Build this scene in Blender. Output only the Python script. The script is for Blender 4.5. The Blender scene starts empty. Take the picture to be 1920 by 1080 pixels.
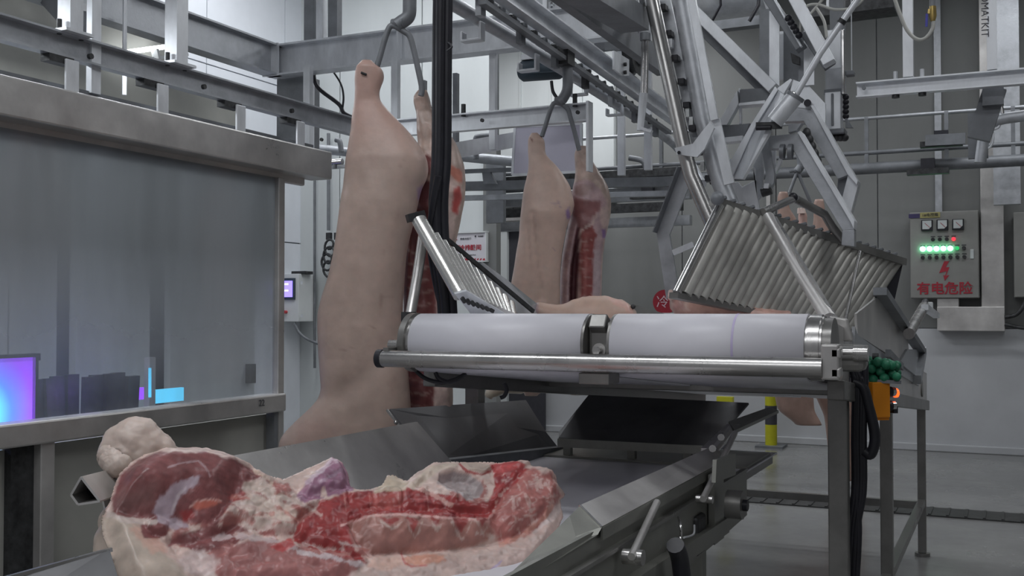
import bpy, bmesh, math, random
import numpy as np
from mathutils import Vector, Matrix, noise as mnoise

random.seed(7)
SC = bpy.context.scene
COL = SC.collection
PI = math.pi

# ------------------------------------------------------------------ camera, world, lights, exposure
F = 2000.0                      # focal length in pixels of the 1920x1080 frame
YAW = math.radians(25.0)
PITCH = math.atan(45.0 / F)
CAMP = Vector((0, 0, 1.5))
cd = bpy.data.cameras.new('camera')
cam = bpy.data.objects.new('camera', cd)
COL.objects.link(cam)
cd.sensor_width = 36.0
cd.lens = F / 1920 * 36.0
cd.clip_end = 100
cam.location = CAMP
cam.rotation_euler = (PI / 2 + PITCH, 0, YAW)
SC.camera = cam
CR = cam.rotation_euler.to_matrix()

w = bpy.data.worlds.new('hall_air')
SC.world = w
w.use_nodes = True
bg = w.node_tree.nodes['Background']
bg.inputs[0].default_value = (0.90, 0.92, 0.98, 1)
bg.inputs[1].default_value = 0.19


def area(name, loc, size, power, col=(0.95, 0.97, 1.0), rot=(0, 0, 0)):
    l = bpy.data.lights.new(name, 'AREA')
    l.shape = 'RECTANGLE'
    l.size, l.size_y = size
    l.energy = power
    l.color = col
    o = bpy.data.objects.new(name, l)
    COL.objects.link(o)
    o.location = loc
    o.rotation_euler = rot
    return o


area('hall_lamp_and_fill_light', (-2.2, 1.5, 5.0), (3.0, 0.5), 45)
area('hall_lamp_and_fill_light', (1.6, 4.5, 5.0), (3.0, 0.5), 36)
area('hall_lamp_and_fill_light', (-3.2, 7.6, 5.0), (3.5, 0.6), 42)
area('hall_lamp_and_fill_light', (-5.6, 6.6, 5.0), (0.6, 2.5), 38)
area('hall_lamp_and_fill_light', (0.6, 9.5, 5.0), (3.0, 0.5), 40)
area('hall_lamp_and_fill_light', (-0.5, -2.0, 4.6), (4.0, 1.5), 85)  # unseen front fill, added to brighten the steelwork; no fitting hangs here
area('hall_lamp_and_fill_light', (-4.6, 10.9, 5.0), (2.5, 0.5), 60)  # fill added to brighten the upper far wall; it has no fitting
area('booth_fill_light', (-4.15, 3.3, 2.9), (0.5, 2.6), 28, (0.90, 0.95, 1.0))  # unseen fill, added so the booth interior and its wall get light

SC.view_settings.view_transform = 'Standard'
SC.view_settings.look = 'None'
SC.view_settings.gamma = 1
SC.view_settings.exposure = 0.18
SC.view_settings.use_curve_mapping = False


# ------------------------------------------------------------------ measuring helpers
def ray(px, py):
    return (CR @ Vector(((px - 960) / F, -(py - 540) / F, -1.0)))


def at(px, py, X=None, Y=None, Z=None, D=None):
    r = ray(px, py)
    if X is not None: t = (X - CAMP.x) / r.x
    elif Y is not None: t = (Y - CAMP.y) / r.y
    elif Z is not None: t = (Z - CAMP.z) / r.z
    else: t = D
    return CAMP + r * t


def ray_np(px, py):
    A = np.array(CR)
    v = np.stack([(px - 960) / F, -(py - 540) / F, -np.ones_like(px)], -1)
    return v @ A.T


def proj_np(P):
    A = np.array(CR)
    q = (P - np.array(CAMP)) @ A
    return 960 + F * q[:, 0] / -q[:, 2], 540 - F * q[:, 1] / -q[:, 2]


# ------------------------------------------------------------------ materials
def mat(name, col, rough=0.5, metal=0.0, var=0.15, scale=6.0, bump=0.0, bscale=60.0, stretch=(1, 1, 1),
        col2=None, emit=None, estr=0.0, sss=0.0, rvar=0.0, coat=0.0, ior=1.45):
    m = bpy.data.materials.new(name)
    m.use_nodes = True
    nt = m.node_tree
    N, L = nt.nodes, nt.links
    b = N['Principled BSDF']
    b.inputs['Roughness'].default_value = rough
    b.inputs['Metallic'].default_value = metal
    b.inputs['IOR'].default_value = ior
    if coat:
        b.inputs['Coat Weight'].default_value = coat
        b.inputs['Coat Roughness'].default_value = 0.15
    if sss:
        b.inputs['Subsurface Weight'].default_value = sss
        b.inputs['Subsurface Radius'].default_value = (0.02, 0.008, 0.005)
    tc = N.new('ShaderNodeTexCoord')
    mp = N.new('ShaderNodeMapping')
    mp.inputs['Scale'].default_value = stretch
    L.new(tc.outputs['Object'], mp.inputs['Vector'])
    nz = N.new('ShaderNodeTexNoise')
    nz.inputs['Scale'].default_value = scale
    nz.inputs['Detail'].default_value = 6
    nz.inputs['Roughness'].default_value = 0.6
    L.new(mp.outputs['Vector'], nz.inputs['Vector'])
    cr = N.new('ShaderNodeValToRGB')
    c1 = [max(0, c * (1 - var)) for c in col]
    c2 = [min(1, c * (1 + var)) for c in (col2 or col)]
    cr.color_ramp.elements[0].position = 0.3
    cr.color_ramp.elements[0].color = (*c1, 1)
    cr.color_ramp.elements[1].position = 0.7
    cr.color_ramp.elements[1].color = (*c2, 1)
    L.new(nz.outputs['Fac'], cr.inputs['Fac'])
    L.new(cr.outputs['Color'], b.inputs['Base Color'])
    if rvar:
        mr = N.new('ShaderNodeMapRange')
        mr.inputs['To Min'].default_value = max(0.02, rough - rvar)
        mr.inputs['To Max'].default_value = rough + rvar
        mr.inputs['From Min'].default_value = 0.3
        mr.inputs['From Max'].default_value = 0.7
        L.new(nz.outputs['Fac'], mr.inputs['Value'])
        L.new(mr.outputs['Result'], b.inputs['Roughness'])
    if bump:
        n2 = N.new('ShaderNodeTexNoise')
        n2.inputs['Scale'].default_value = bscale
        n2.inputs['Detail'].default_value = 4
        L.new(mp.outputs['Vector'], n2.inputs['Vector'])
        bp = N.new('ShaderNodeBump')
        bp.inputs['Strength'].default_value = bump
        bp.inputs['Distance'].default_value = 0.004
        L.new(n2.outputs['Fac'], bp.inputs['Height'])
        L.new(bp.outputs['Normal'], b.inputs['Normal'])
    if emit:
        b.inputs['Emission Color'].default_value = (*emit, 1)
        b.inputs['Emission Strength'].default_value = estr
    return m


def flesh_mat(name, rough=0.35, bump=0.25, bscale=45.0, sss=0.12, var=0.12):
    """colour comes from the mesh's own colour layer (muscle, fat, skin), grain from noise"""
    m = bpy.data.materials.new(name)
    m.use_nodes = True
    N, L = m.node_tree.nodes, m.node_tree.links
    b = N['Principled BSDF']
    b.inputs['Roughness'].default_value = rough
    b.inputs['Subsurface Weight'].default_value = sss
    b.inputs['Subsurface Radius'].default_value = (0.015, 0.005, 0.003)
    at_ = N.new('ShaderNodeAttribute')
    at_.attribute_name = 'tissue'
    tc = N.new('ShaderNodeTexCoord')
    nz = N.new('ShaderNodeTexNoise')
    nz.inputs['Scale'].default_value = 22
    nz.inputs['Detail'].default_value = 8
    L.new(tc.outputs['Object'], nz.inputs['Vector'])
    mr = N.new('ShaderNodeMapRange')
    mr.inputs['From Min'].default_value = 0.3
    mr.inputs['From Max'].default_value = 0.7
    mr.inputs['To Min'].default_value = 1 - var
    mr.inputs['To Max'].default_value = 1 + var
    L.new(nz.outputs['Fac'], mr.inputs['Value'])
    mx = N.new('ShaderNodeVectorMath')
    mx.operation = 'SCALE'
    L.new(at_.outputs['Color'], mx.inputs[0])
    L.new(mr.outputs['Result'], mx.inputs['Scale'])
    L.new(mx.outputs['Vector'], b.inputs['Base Color'])
    n2 = N.new('ShaderNodeTexNoise')
    n2.inputs['Scale'].default_value = bscale
    n2.inputs['Detail'].default_value = 6
    L.new(tc.outputs['Object'], n2.inputs['Vector'])
    bp = N.new('ShaderNodeBump')
    bp.inputs['Strength'].default_value = bump
    bp.inputs['Distance'].default_value = 0.006
    L.new(n2.outputs['Fac'], bp.inputs['Height'])
    L.new(bp.outputs['Normal'], b.inputs['Normal'])
    return m


def glass_mat():
    """steamed-up booth window: part clear, part hazed with a film of water"""
    m = bpy.data.materials.new('misted_glass')
    m.use_nodes = True
    N, L = m.node_tree.nodes, m.node_tree.links
    N.remove(N['Principled BSDF'])
    out = N['Material Output']
    tr = N.new('ShaderNodeBsdfTransparent')
    tr.inputs[0].default_value = (0.91, 0.92, 0.94, 1)
    df = N.new('ShaderNodeBsdfDiffuse')
    df.inputs[0].default_value = (0.33, 0.345, 0.35, 1)
    tl = N.new('ShaderNodeBsdfTranslucent')
    tl.inputs[0].default_value = (0.42, 0.44, 0.45, 1)
    gl = N.new('ShaderNodeBsdfGlossy')
    gl.inputs['Roughness'].default_value = 0.12
    gl.inputs[0].default_value = (0.9, 0.93, 1, 1)
    tc = N.new('ShaderNodeTexCoord')
    mp = N.new('ShaderNodeMapping')
    mp.inputs['Scale'].default_value = (3, 3, 0.4)
    L.new(tc.outputs['Object'], mp.inputs['Vector'])
    nz = N.new('ShaderNodeTexNoise')
    nz.inputs['Scale'].default_value = 2.2
    nz.inputs['Detail'].default_value = 5
    L.new(mp.outputs['Vector'], nz.inputs['Vector'])
    sx = N.new('ShaderNodeSeparateXYZ')
    L.new(tc.outputs['Object'], sx.inputs[0])
    zr = N.new('ShaderNodeMapRange')              # more condensation high on the pane
    zr.inputs['From Min'].default_value = 1.15
    zr.inputs['From Max'].default_value = 1.8
    zr.inputs['To Min'].default_value = 0.12
    zr.inputs['To Max'].default_value = 0.86
    L.new(sx.outputs['Z'], zr.inputs['Value'])
    ad = N.new('ShaderNodeMath')
    ad.operation = 'MULTIPLY_ADD'
    ad.inputs[1].default_value = 0.28
    L.new(nz.outputs['Fac'], ad.inputs[0])
    L.new(zr.outputs['Result'], ad.inputs[2])
    sb = N.new('ShaderNodeMath')
    sb.operation = 'SUBTRACT'
    sb.use_clamp = True
    sb.inputs[1].default_value = 0.10
    L.new(ad.outputs[0], sb.inputs[0])
    m1 = N.new('ShaderNodeMixShader')
    m1.inputs[0].default_value = 0.5
    L.new(df.outputs[0], m1.inputs[1])
    L.new(tl.outputs[0], m1.inputs[2])
    m2 = N.new('ShaderNodeMixShader')
    L.new(sb.outputs[0], m2.inputs[0])
    L.new(tr.outputs[0], m2.inputs[1])
    L.new(m1.outputs[0], m2.inputs[2])
    m3 = N.new('ShaderNodeMixShader')
    m3.inputs[0].default_value = 0.06
    L.new(m2.outputs[0], m3.inputs[1])
    L.new(gl.outputs[0], m3.inputs[2])
    L.new(m3.outputs[0], out.inputs['Surface'])
    return m


M = {
    'galv': mat('galvanised_steel', (0.44, 0.455, 0.48), 0.42, 0.55, 0.20, 9, 0.15, 80, rvar=0.1),
    'galvl': mat('pale_and_lit_galvanised_steel', (0.73, 0.75, 0.78), 0.38, 0.35, 0.16, 9, 0.15, 80, stretch=(1, 1, 0.4), rvar=0.1),  # paler copy; also puts the light on lit beams and faces into colour
    'galvd': mat('dull_and_shaded_steel', (0.20, 0.21, 0.225), 0.5, 0.3, 0.2, 7, 0.15, 60),  # dark steel; also puts shade on swing frame faces into colour
    'stain': mat('brushed_stainless', (0.50, 0.49, 0.48), 0.27, 0.92, 0.12, 5, 0.08, 90, stretch=(1, 1, 0.15), rvar=0.08),
    'stainw': mat('worn_stainless_sheet', (0.56, 0.545, 0.53), 0.36, 0.6, 0.20, 4, 0.10, 40, rvar=0.1),
    'staind': mat('wet_dark_stainless', (0.25, 0.245, 0.235), 0.38, 0.6, 0.25, 5, 0.12, 50, rvar=0.12),
    'olive': mat('grey_green_frame_sheet', (0.29, 0.29, 0.265), 0.42, 0.6, 0.18, 6, 0.1, 40, rvar=0.1),
    'flapd': mat('dark_flap_sheet', (0.13, 0.13, 0.135), 0.42, 0.35, 0.25, 5, 0.08, 40, rvar=0.08),
    'bright': mat('bright_roller_steel', (0.74, 0.73, 0.70), 0.26, 0.75, 0.06, 5, 0.03, 60, rvar=0.05),
    'chrome': mat('polished_tube', (0.72, 0.71, 0.70), 0.20, 1.0, 0.06, 5, 0.03, 60, rvar=0.05),
    'roller': mat('roller_steel', (0.52, 0.51, 0.475), 0.36, 0.55, 0.14, 8, 0.04, 60, rvar=0.08),
    'black': mat('black_rubber', (0.018, 0.018, 0.024), 0.42, 0, 0.3, 10, 0.1, 60),
    'darkm': mat('greasy_dark_metal', (0.055, 0.056, 0.058), 0.5, 0.5, 0.5, 20, 0.4, 60),
    'motor': mat('motor_paint', (0.05, 0.07, 0.09), 0.4, 0.2, 0.2, 8),
    'belt': mat('white_belt', (0.72, 0.71, 0.76), 0.38, 0, 0.05, 4, 0.05, 30, stretch=(1, 1, 1)),
    'wallw': mat('white_sandwich_panel', (0.66, 0.69, 0.69), 0.42, 0.05, 0.07, 1.5, 0.05, 10, stretch=(1, 1, 0.3), rvar=0.1),
    'wallg': mat('grey_sandwich_panel', (0.225, 0.23, 0.225), 0.45, 0.1, 0.12, 1.2, 0.05, 10, stretch=(1, 1, 0.3), rvar=0.1),
    'dado': mat('white_painted_kerb', (0.50, 0.51, 0.53), 0.5, 0, 0.07, 2.0, 0.1, 20),
    'wallo': mat('grey_green_wall', (0.42, 0.42, 0.385), 0.55, 0, 0.15, 1.5, 0.1, 20),
    'wallb': mat('white_panel_tile', (0.80, 0.83, 0.88), 0.40, 0, 0.05, 2, 0.03, 10),
    'ceil': mat('ceiling_paint', (0.60, 0.62, 0.64), 0.6, 0, 0.08, 2),
    'floor': mat('wet_concrete', (0.225, 0.225, 0.22), 0.20, 0, 0.22, 1.3, 0.10, 12, rvar=0.10),
    'gutter': mat('gutter_grating', (0.06, 0.06, 0.06), 0.5, 0.3, 0.3, 10, 0.2, 60),
    'glass': glass_mat(),
    'white': mat('white_enamel', (0.70, 0.72, 0.72), 0.45, 0, 0.05, 5),
    'sign': mat('sign_face', (0.70, 0.68, 0.72), 0.4, 0, 0.03, 5),
    'board': mat('pale_lilac_board', (0.58, 0.56, 0.66), 0.45, 0, 0.05, 3),
    'red': mat('red_print', (0.42, 0.03, 0.05), 0.5, 0, 0.08, 20),
    'pink': mat('white_print', (0.8, 0.62, 0.66), 0.5, 0, 0.05, 20),
    'ink': mat('dark_ink', (0.05, 0.05, 0.06), 0.6, 0, 0.1, 20),
    'cab': mat('cabinet_paint', (0.30, 0.30, 0.285), 0.45, 0.1, 0.06, 6),
    'glassw': mat('meter_face', (0.62, 0.66, 0.66), 0.3, 0, 0.05, 6),
    'green': mat('green_indicator', (0.1, 0.9, 0.4), 0.3, emit=(0.25, 1.0, 0.5), estr=6.0),
    'greend': mat('dim_green_indicator', (0.03, 0.45, 0.15), 0.3, emit=(0.03, 0.8, 0.2), estr=0.5),
    'redl': mat('red_indicator', (0.8, 0.03, 0.05), 0.3, emit=(1, 0.05, 0.08), estr=0.9),
    'lit': mat('lit_red_button', (1, 0.2, 0.02), 0.3, emit=(1.0, 0.08, 0.01), estr=2.2),
    'orange': mat('orange_plastic', (0.80, 0.28, 0.015), 0.4, 0, 0.04, 8),
    'yellow': mat('yellow_paint', (0.52, 0.50, 0.02), 0.5, 0, 0.1, 8),
    'lilac': mat('lilac_ink', (0.55, 0.48, 0.70), 0.45, 0, 0.08, 20),
    'tape': mat('yellow_label', (0.42, 0.38, 0.16), 0.5, 0, 0.1, 8),
    'purple': mat('violet_label', (0.06, 0.05, 0.13), 0.5, 0, 0.1, 8),
    'netg': mat('green_rubber_ball', (0.02, 0.17, 0.09), 0.5, 0, 0.35, 20, 0.4, 80),
    'bluep': mat('blue_plastic', (0.06, 0.06, 0.42), 0.35, 0, 0.2, 20),
    'redc': mat('red_cable', (0.5, 0.05, 0.06), 0.45, 0, 0.1, 20),
    'brass': mat('brass', (0.45, 0.33, 0.12), 0.35, 0.9, 0.15, 20),
    'hosec': mat('milky_hose', (0.45, 0.45, 0.42), 0.35, 0, 0.08, 10),
    'uvv': mat('violet_light', (0.3, 0.1, 0.9), 0.4, emit=(0.30, 0.07, 1.0), estr=1.6),
    'uvb': mat('blue_light', (0.1, 0.6, 1.0), 0.4, emit=(0.12, 0.65, 1.0), estr=1.2),
    'screen': mat('panel_screen', (0.2, 0.15, 0.8), 0.3, emit=(0.28, 0.22, 1.0), estr=1.5),
    'screenw': mat('panel_screen_light', (0.6, 0.6, 1.0), 0.3, emit=(0.60, 0.62, 1.0), estr=1.4),
    'lamp': mat('lamp_tube', (1, 1, 1), 0.4, emit=(0.92, 0.96, 1.0), estr=6.0),
    'skin': flesh_mat('pork_skin', 0.42, 0.18, 30, 0.15, 0.07),
    'meat': flesh_mat('raw_pork', 0.36, 0.14, 40, 0.10, 0.20),
}


def uvpanel_mat():
    """backlit ultraviolet panel: cyan towards its lamp corner, violet at the far edge"""
    m = bpy.data.materials.new('ultraviolet_panel')
    m.use_nodes = True
    N, L = m.node_tree.nodes, m.node_tree.links
    b = N['Principled BSDF']
    tc = N.new('ShaderNodeTexCoord')
    vm = N.new('ShaderNodeVectorMath')
    vm.operation = 'DISTANCE'
    vm.inputs[1].default_value = (0, -0.12, -0.08)
    L.new(tc.outputs['Object'], vm.inputs[0])
    cr = N.new('ShaderNodeValToRGB')
    e = cr.color_ramp.elements
    e[0].position = 0.05
    e[0].color = (0.15, 0.95, 1, 1)
    e[1].position = 0.27
    e[1].color = (0.30, 0.06, 1, 1)
    mid = e.new(0.16)
    mid.color = (0.10, 0.25, 1, 1)
    L.new(vm.outputs['Value'], cr.inputs['Fac'])
    L.new(cr.outputs['Color'], b.inputs['Emission Color'])
    b.inputs['Emission Strength'].default_value = 2.2
    b.inputs['Base Color'].default_value = (0.05, 0.05, 0.2, 1)
    return m


M['uvpanel'] = uvpanel_mat()

# ------------------------------------------------------------------ things, parts, structure
ORG = {}


def thing(name, label, cat, loc, group=None):
    o = bpy.data.objects.new(name, None)
    o.empty_display_size = 0.05
    COL.objects.link(o)
    o.location = loc
    ORG[o] = Vector(loc)
    o['label'] = label
    o['category'] = cat
    if group: o['group'] = group
    return o


def tag(o, label, cat, group=None):
    o['label'] = label
    o['category'] = cat
    if group: o['group'] = group
    return o


def structure(o):
    o['kind'] = 'structure'
    return o


class B:
    """collects shapes in world coordinates, then links them as ONE mesh object"""

    def __init__(s):
        s.v = []
        s.f = []
        s.sm = []

    def add(s, vs, fs, smooth=False):
        n = len(s.v)
        s.v += [Vector(v) for v in vs]
        s.f += [[i + n for i in f] for f in fs]
        s.sm += [smooth] * len(fs)
        return s

    def box(s, c, size, rot=None):
        hx, hy, hz = size[0] / 2, size[1] / 2, size[2] / 2
        vs = [Vector((x, y, z)) for x in (-hx, hx) for y in (-hy, hy) for z in (-hz, hz)]
        if rot is not None: vs = [rot @ v for v in vs]
        c = Vector(c)
        return s.add([v + c for v in vs], [(0, 1, 3, 2), (4, 6, 7, 5), (0, 4, 5, 1), (2, 3, 7, 6), (0, 2, 6, 4), (1, 5, 7, 3)])

    def tube(s, pts, r, n=12, cap=True, smooth=True):
        pts = [Vector(p) for p in pts]
        rs = r if isinstance(r, (list, tuple)) else [r] * len(pts)
        rings = []
        prev = None
        for i, p in enumerate(pts):
            a = pts[max(i - 1, 0)]
            b = pts[min(i + 1, len(pts) - 1)]
            d = (b - a).normalized()
            if prev is None:
                u = d.cross(Vector((0, 0, 1)))
                if u.length < 0.05: u = d.cross(Vector((1, 0, 0)))
            else:
                u = prev - d * prev.dot(d)
            u.normalize()
            prev = u
            v = d.cross(u)
            rings.append([p + (u * math.cos(k * 2 * PI / n) + v * math.sin(k * 2 * PI / n)) * rs[i] for k in range(n)])
        vs = [q for rg in rings for q in rg]
        fs = []
        for i in range(len(pts) - 1):
            for k in range(n):
                k2 = (k + 1) % n
                fs.append((i * n + k, i * n + k2, (i + 1) * n + k2, (i + 1) * n + k))
        s.add(vs, fs, smooth)
        if cap:
            s.add(rings[0], [list(range(n))[::-1]])
            s.add(rings[-1], [list(range(n))])
        return s

    def prof(s, p0, p1, pr, up=(0, 0, 1)):
        """extrude a 2-D profile (u = sideways, v = up) from p0 to p1"""
        p0, p1 = Vector(p0), Vector(p1)
        d = (p1 - p0).normalized()
        up = Vector(up)
        u = d.cross(up).normalized()
        v = u.cross(d).normalized()
        n = len(pr)
        vs = [p0 + u * a + v * b for a, b in pr] + [p1 + u * a + v * b for a, b in pr]
        fs = [(i, (i + 1) % n, (i + 1) % n + n, i + n) for i in range(n)]
        fs += [list(range(n))[::-1], list(range(n, 2 * n))]
        return s.add(vs, fs)

    def plate(s, pts, t, nrm=None):
        """a sheet through the given corner points, thickness t"""
        pts = [Vector(p) for p in pts]
        if nrm is None:
            nrm = (pts[1] - pts[0]).cross(pts[2] - pts[0]).normalized()
        nrm = Vector(nrm)
        n = len(pts)
        vs = [p + nrm * t / 2 for p in pts] + [p - nrm * t / 2 for p in pts]
        fs = [list(range(n)), list(range(n, 2 * n))[::-1]]
        fs += [(i, i + n, (i + 1) % n + n, (i + 1) % n) for i in range(n)]
        return s.add(vs, fs)

    def ball(s, c, r, n=10, m=7, sq=(1, 1, 1)):
        c = Vector(c)
        vs = [c + Vector((0, 0, r * sq[2]))]
        for i in range(1, m):
            th = PI * i / m
            for k in range(n):
                ph = 2 * PI * k / n
                vs.append(c + Vector((r * sq[0] * math.sin(th) * math.cos(ph), r * sq[1] * math.sin(th) * math.sin(ph), r * sq[2] * math.cos(th))))
        vs.append(c - Vector((0, 0, r * sq[2])))
        fs = [(0, 1 + k, 1 + (k + 1) % n) for k in range(n)]
        for i in range(m - 2):
            for k in range(n):
                a = 1 + i * n
                fs.append((a + k, a + n + k, a + n + (k + 1) % n, a + (k + 1) % n))
        a = 1 + (m - 2) * n
        fs += [(a + k, len(vs) - 1, a + (k + 1) % n) for k in range(n)]
        return s.add(vs, fs, True)

    def build(s, name, m, parent=None, bevel=0.0, cols=None):
        me = bpy.data.meshes.new(name)
        if parent is not None:
            org = ORG[parent]
        else:
            lo = Vector([min(v[i] for v in s.v) for i in range(3)])
            hi = Vector([max(v[i] for v in s.v) for i in range(3)])
            org = (lo + hi) / 2
        me.from_pydata([v - org for v in s.v], [], s.f)
        me.update()
        me.polygons.foreach_set('use_smooth', s.sm)
        if cols is not None:
            ca = me.color_attributes.new('tissue', 'FLOAT_COLOR', 'POINT')
            ca.data.foreach_set('color', np.concatenate([cols, np.ones((len(cols), 1))], 1).astype(np.float32).ravel())
        bm = bmesh.new()
        bm.from_mesh(me)
        bmesh.ops.recalc_face_normals(bm, faces=bm.faces)
        bm.to_mesh(me)
        bm.free()
        me.materials.append(m)
        o = bpy.data.objects.new(name, me)
        COL.objects.link(o)
        if parent is not None:
            o.parent = parent
            ORG[o] = org.copy()
        else:
            o.location = org
            ORG[o] = org.copy()
        if bevel:
            md = o.modifiers.new('edge', 'BEVEL')
            md.width = bevel
            md.segments = 2
            md.limit_method = 'ANGLE'
        return o


def Cp(w_, h, t):   # channel, open towards -u
    return [(w_ / 2, -h / 2), (w_ / 2, h / 2), (-w_ / 2, h / 2), (-w_ / 2, h / 2 - t), (w_ / 2 - t, h / 2 - t), (w_ / 2 - t, -h / 2 + t), (-w_ / 2, -h / 2 + t), (-w_ / 2, -h / 2)]


def Ip(w_, h, t):
    a, b, c = w_ / 2, h / 2, t / 2
    return [(-a, -b), (a, -b), (a, -b + t), (c, -b + t), (c, b - t), (a, b - t), (a, b), (-a, b), (-a, b - t), (-c, b - t), (-c, -b + t), (-a, -b + t)]


def Lp(w_, h, t):
    return [(-w_ / 2, -h / 2), (w_ / 2, -h / 2), (w_ / 2, -h / 2 + t), (-w_ / 2 + t, -h / 2 + t), (-w_ / 2 + t, h / 2), (-w_ / 2, h / 2)]


def Rp(w_, h):
    return [(-w_ / 2, -h / 2), (w_ / 2, -h / 2), (w_ / 2, h / 2), (-w_ / 2, h / 2)]


def flip(p):
    return [(-a, b) for a, b in p][::-1]


def text(body, loc, size, m, name, parent, rot, align='CENTER', depth=0.002, fatten=0.0, squash=1.0):
    c = bpy.data.curves.new('t', 'FONT')
    c.body = body
    c.size = size
    c.extrude = depth
    c.offset = fatten
    c.align_x = align
    c.align_y = 'CENTER'
    o = bpy.data.objects.new('t', c)
    COL.objects.link(o)
    dg = bpy.context.evaluated_depsgraph_get()
    me = bpy.data.meshes.new_from_object(o.evaluated_get(dg))
    bpy.data.objects.remove(o)
    b = B()
    R = rot if isinstance(rot, Matrix) else Matrix.Rotation(0, 3, 'Z')
    loc = Vector(loc)
    b.add([R @ Vector((v.co.x * squash, v.co.y, v.co.z)) + loc for v in me.vertices], [list(p.vertices) for p in me.polygons])
    return b.build(name, m, parent)


RY = Matrix(((1, 0, 0), (0, 0, -1), (0, 1, 0)))      # lies in a wall that faces -Y


def spline(pts, n=8):
    pts = [Vector(p) for p in pts]
    out = []
    for i in range(len(pts) - 1):
        p0 = pts[max(i - 1, 0)]; p1 = pts[i]; p2 = pts[i + 1]; p3 = pts[min(i + 2, len(pts) - 1)]
        for k in range(n):
            t = k / n
            out.append(0.5 * ((2 * p1) + (p2 - p0) * t + (2 * p0 - 5 * p1 + 4 * p2 - p3) * t * t + (3 * p1 - p0 - 3 * p2 + p3) * t ** 3))
    out.append(pts[-1])
    return out

# ================================================================== THE ROOM
CEIL = 5.3
XL, XR, YF, YB, YN = -6.6, 4.2, 12.5, 9.0, -3.0
XC = -4.38                                     # corner where the white back wall ends

b = B(); b.box(((XL + XR) / 2, (YN + YF) / 2, -0.1), (XR - XL + .4, YF - YN + .4, 0.2))
structure(b.build('floor', M['floor']))
b = B(); b.box(((XL + XR) / 2, (YN + YF) / 2, CEIL + 0.1), (XR - XL + .4, YF - YN + .4, 0.2))
structure(b.build('ceiling', M['ceil']))


def panel_wall(name, axis, fixed, a0, a1, z0, z1, step, m, mcore, out, start=None, zsplit=None):
    """a wall of insulated panels: a core slab with separate panels standing proud, thin joints between"""
    cb = B()
    t = 0.10
    if axis == 'x': cb.box(((a0 + a1) / 2, fixed - out * t / 2, (z0 + z1) / 2), (a1 - a0, t, z1 - z0))
    else: cb.box((fixed - out * t / 2, (a0 + a1) / 2, (z0 + z1) / 2), (t, a1 - a0, z1 - z0))
    wl = structure(cb.build(name, mcore))
    a = a0
    first = True
    while a < a1 - 0.02:
        nx = (start if (first and start) else a + step)
        nx = min(nx, a1)
        first = False
        zs = [z0] + (zsplit or []) + [z1]
        for za, zb in zip(zs[:-1], zs[1:]):
            pb = B()
            if axis == 'x': pb.box(((a + nx) / 2, fixed + out * 0.012, (za + zb) / 2), (nx - a - 0.012, 0.024, zb - za - 0.012))
            else: pb.box((fixed + out * 0.012, (a + nx) / 2, (za + zb) / 2), (0.024, nx - a - 0.012, zb - za - 0.012))
            pb.build('panel', m, wl)
        a = nx
    return wl


wf = panel_wall('wall_far', 'x', YF, XL, XR, 1.32, CEIL, 1.12, M['wallg'], M['galvd'], -1, start=XL + 0.8)
b = B(); b.box(((XL + XR) / 2, YF - 0.03, 0.66), (XR - XL, 0.14, 1.32))
structure(b.build('wall_far_lower', M['dado']))
b = B(); b.box(((XL + XR) / 2, YF - 0.125, 0.04), (XR - XL, 0.05, 0.08))
structure(b.build('baseboard_far', M['dado'], bevel=0.01))
wb = panel_wall('wall_back', 'x', YB, XL, XC, 0, CEIL, 0.95, M['wallw'], M['galvd'], -1, start=XL + 0.5)
b = B(); b.box((XC - .6, YB + .15, CEIL / 2), (1.1, 0.1, CEIL))
structure(b.build('wall_end', M['wallg']))
b = B(); b.box((XC - 0.01, YB - 0.03, 1.55), (0.14, 0.10, 3.1))
structure(b.build('trim_1', M['wallg'], bevel=0.006))
panel_wall('wall_left', 'y', XL, -0.5, YB, 0, CEIL, 1.15, M['wallb'], M['galvd'], 1, zsplit=[2.2, 3.75])
b = B(); b.box((XR + 0.05, (YN + YF) / 2, CEIL / 2), (0.1, YF - YN, CEIL))
structure(b.build('wall_right', M['wallg']))
b = B(); b.box((-5.05, 3.0, 1.55), (0.1, 6.1, 3.1)); b.box((-5.05, 2.75, 3.27), (0.1, 5.6, 0.36))
structure(b.build('wall_booth', M['wallo']))
# bright white upper panels high over the far hall, beyond the tracks
xu = at(1155, 200, Y=YF - .06).x
ub = B(); ub.box(((XL + xu) / 2, YF - 0.06, 4.05), (xu - XL, 0.06, 2.4))
for k in range(7): ub.box((xu - .02 - k * 0.42, YF - 0.10, 4.05), (0.02, 0.03, 2.4))
structure(ub.build('wall_far_upper', M['wallw']))

# sliding door in the far wall, with its track
dz = at(960, 420, Y=12.2)
d = thing('sliding_door', 'pale grey sliding door standing half open beyond the hanging pork pair, under a steel track', 'door', (dz.x, 12.3, 0))
x0, x1, x2 = at(932, 500, Y=12.25).x, at(955, 500, Y=12.25).x, at(985, 500, Y=12.25).x
zt = at(950, 428, Y=12.25).z
B().box(((x0 + x1) / 2 - .02, 12.26, zt / 2), (x1 - x0, 0.08, zt)).build('door_leaf', M['wallw'], d)
B().box(((x1 + x2) / 2 + .1, 12.30, zt / 2 + .02), (x2 - x1 + .3, 0.04, zt)).build('dark_opening_sheet', M['ink'], d)  # dark sheet stands in for the unlit door opening
tb = B(); tb.box(((x0 + x2) / 2 + .35, 12.20, zt + 0.11), (x2 - x0 + 1.0, 0.10, 0.05)); tb.box(((x0 + x2) / 2 + .35, 12.27, zt + 0.02), (x2 - x0 + 1.0, 0.06, 0.12))
tb.build('door_track', M['stainw'], d)

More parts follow.
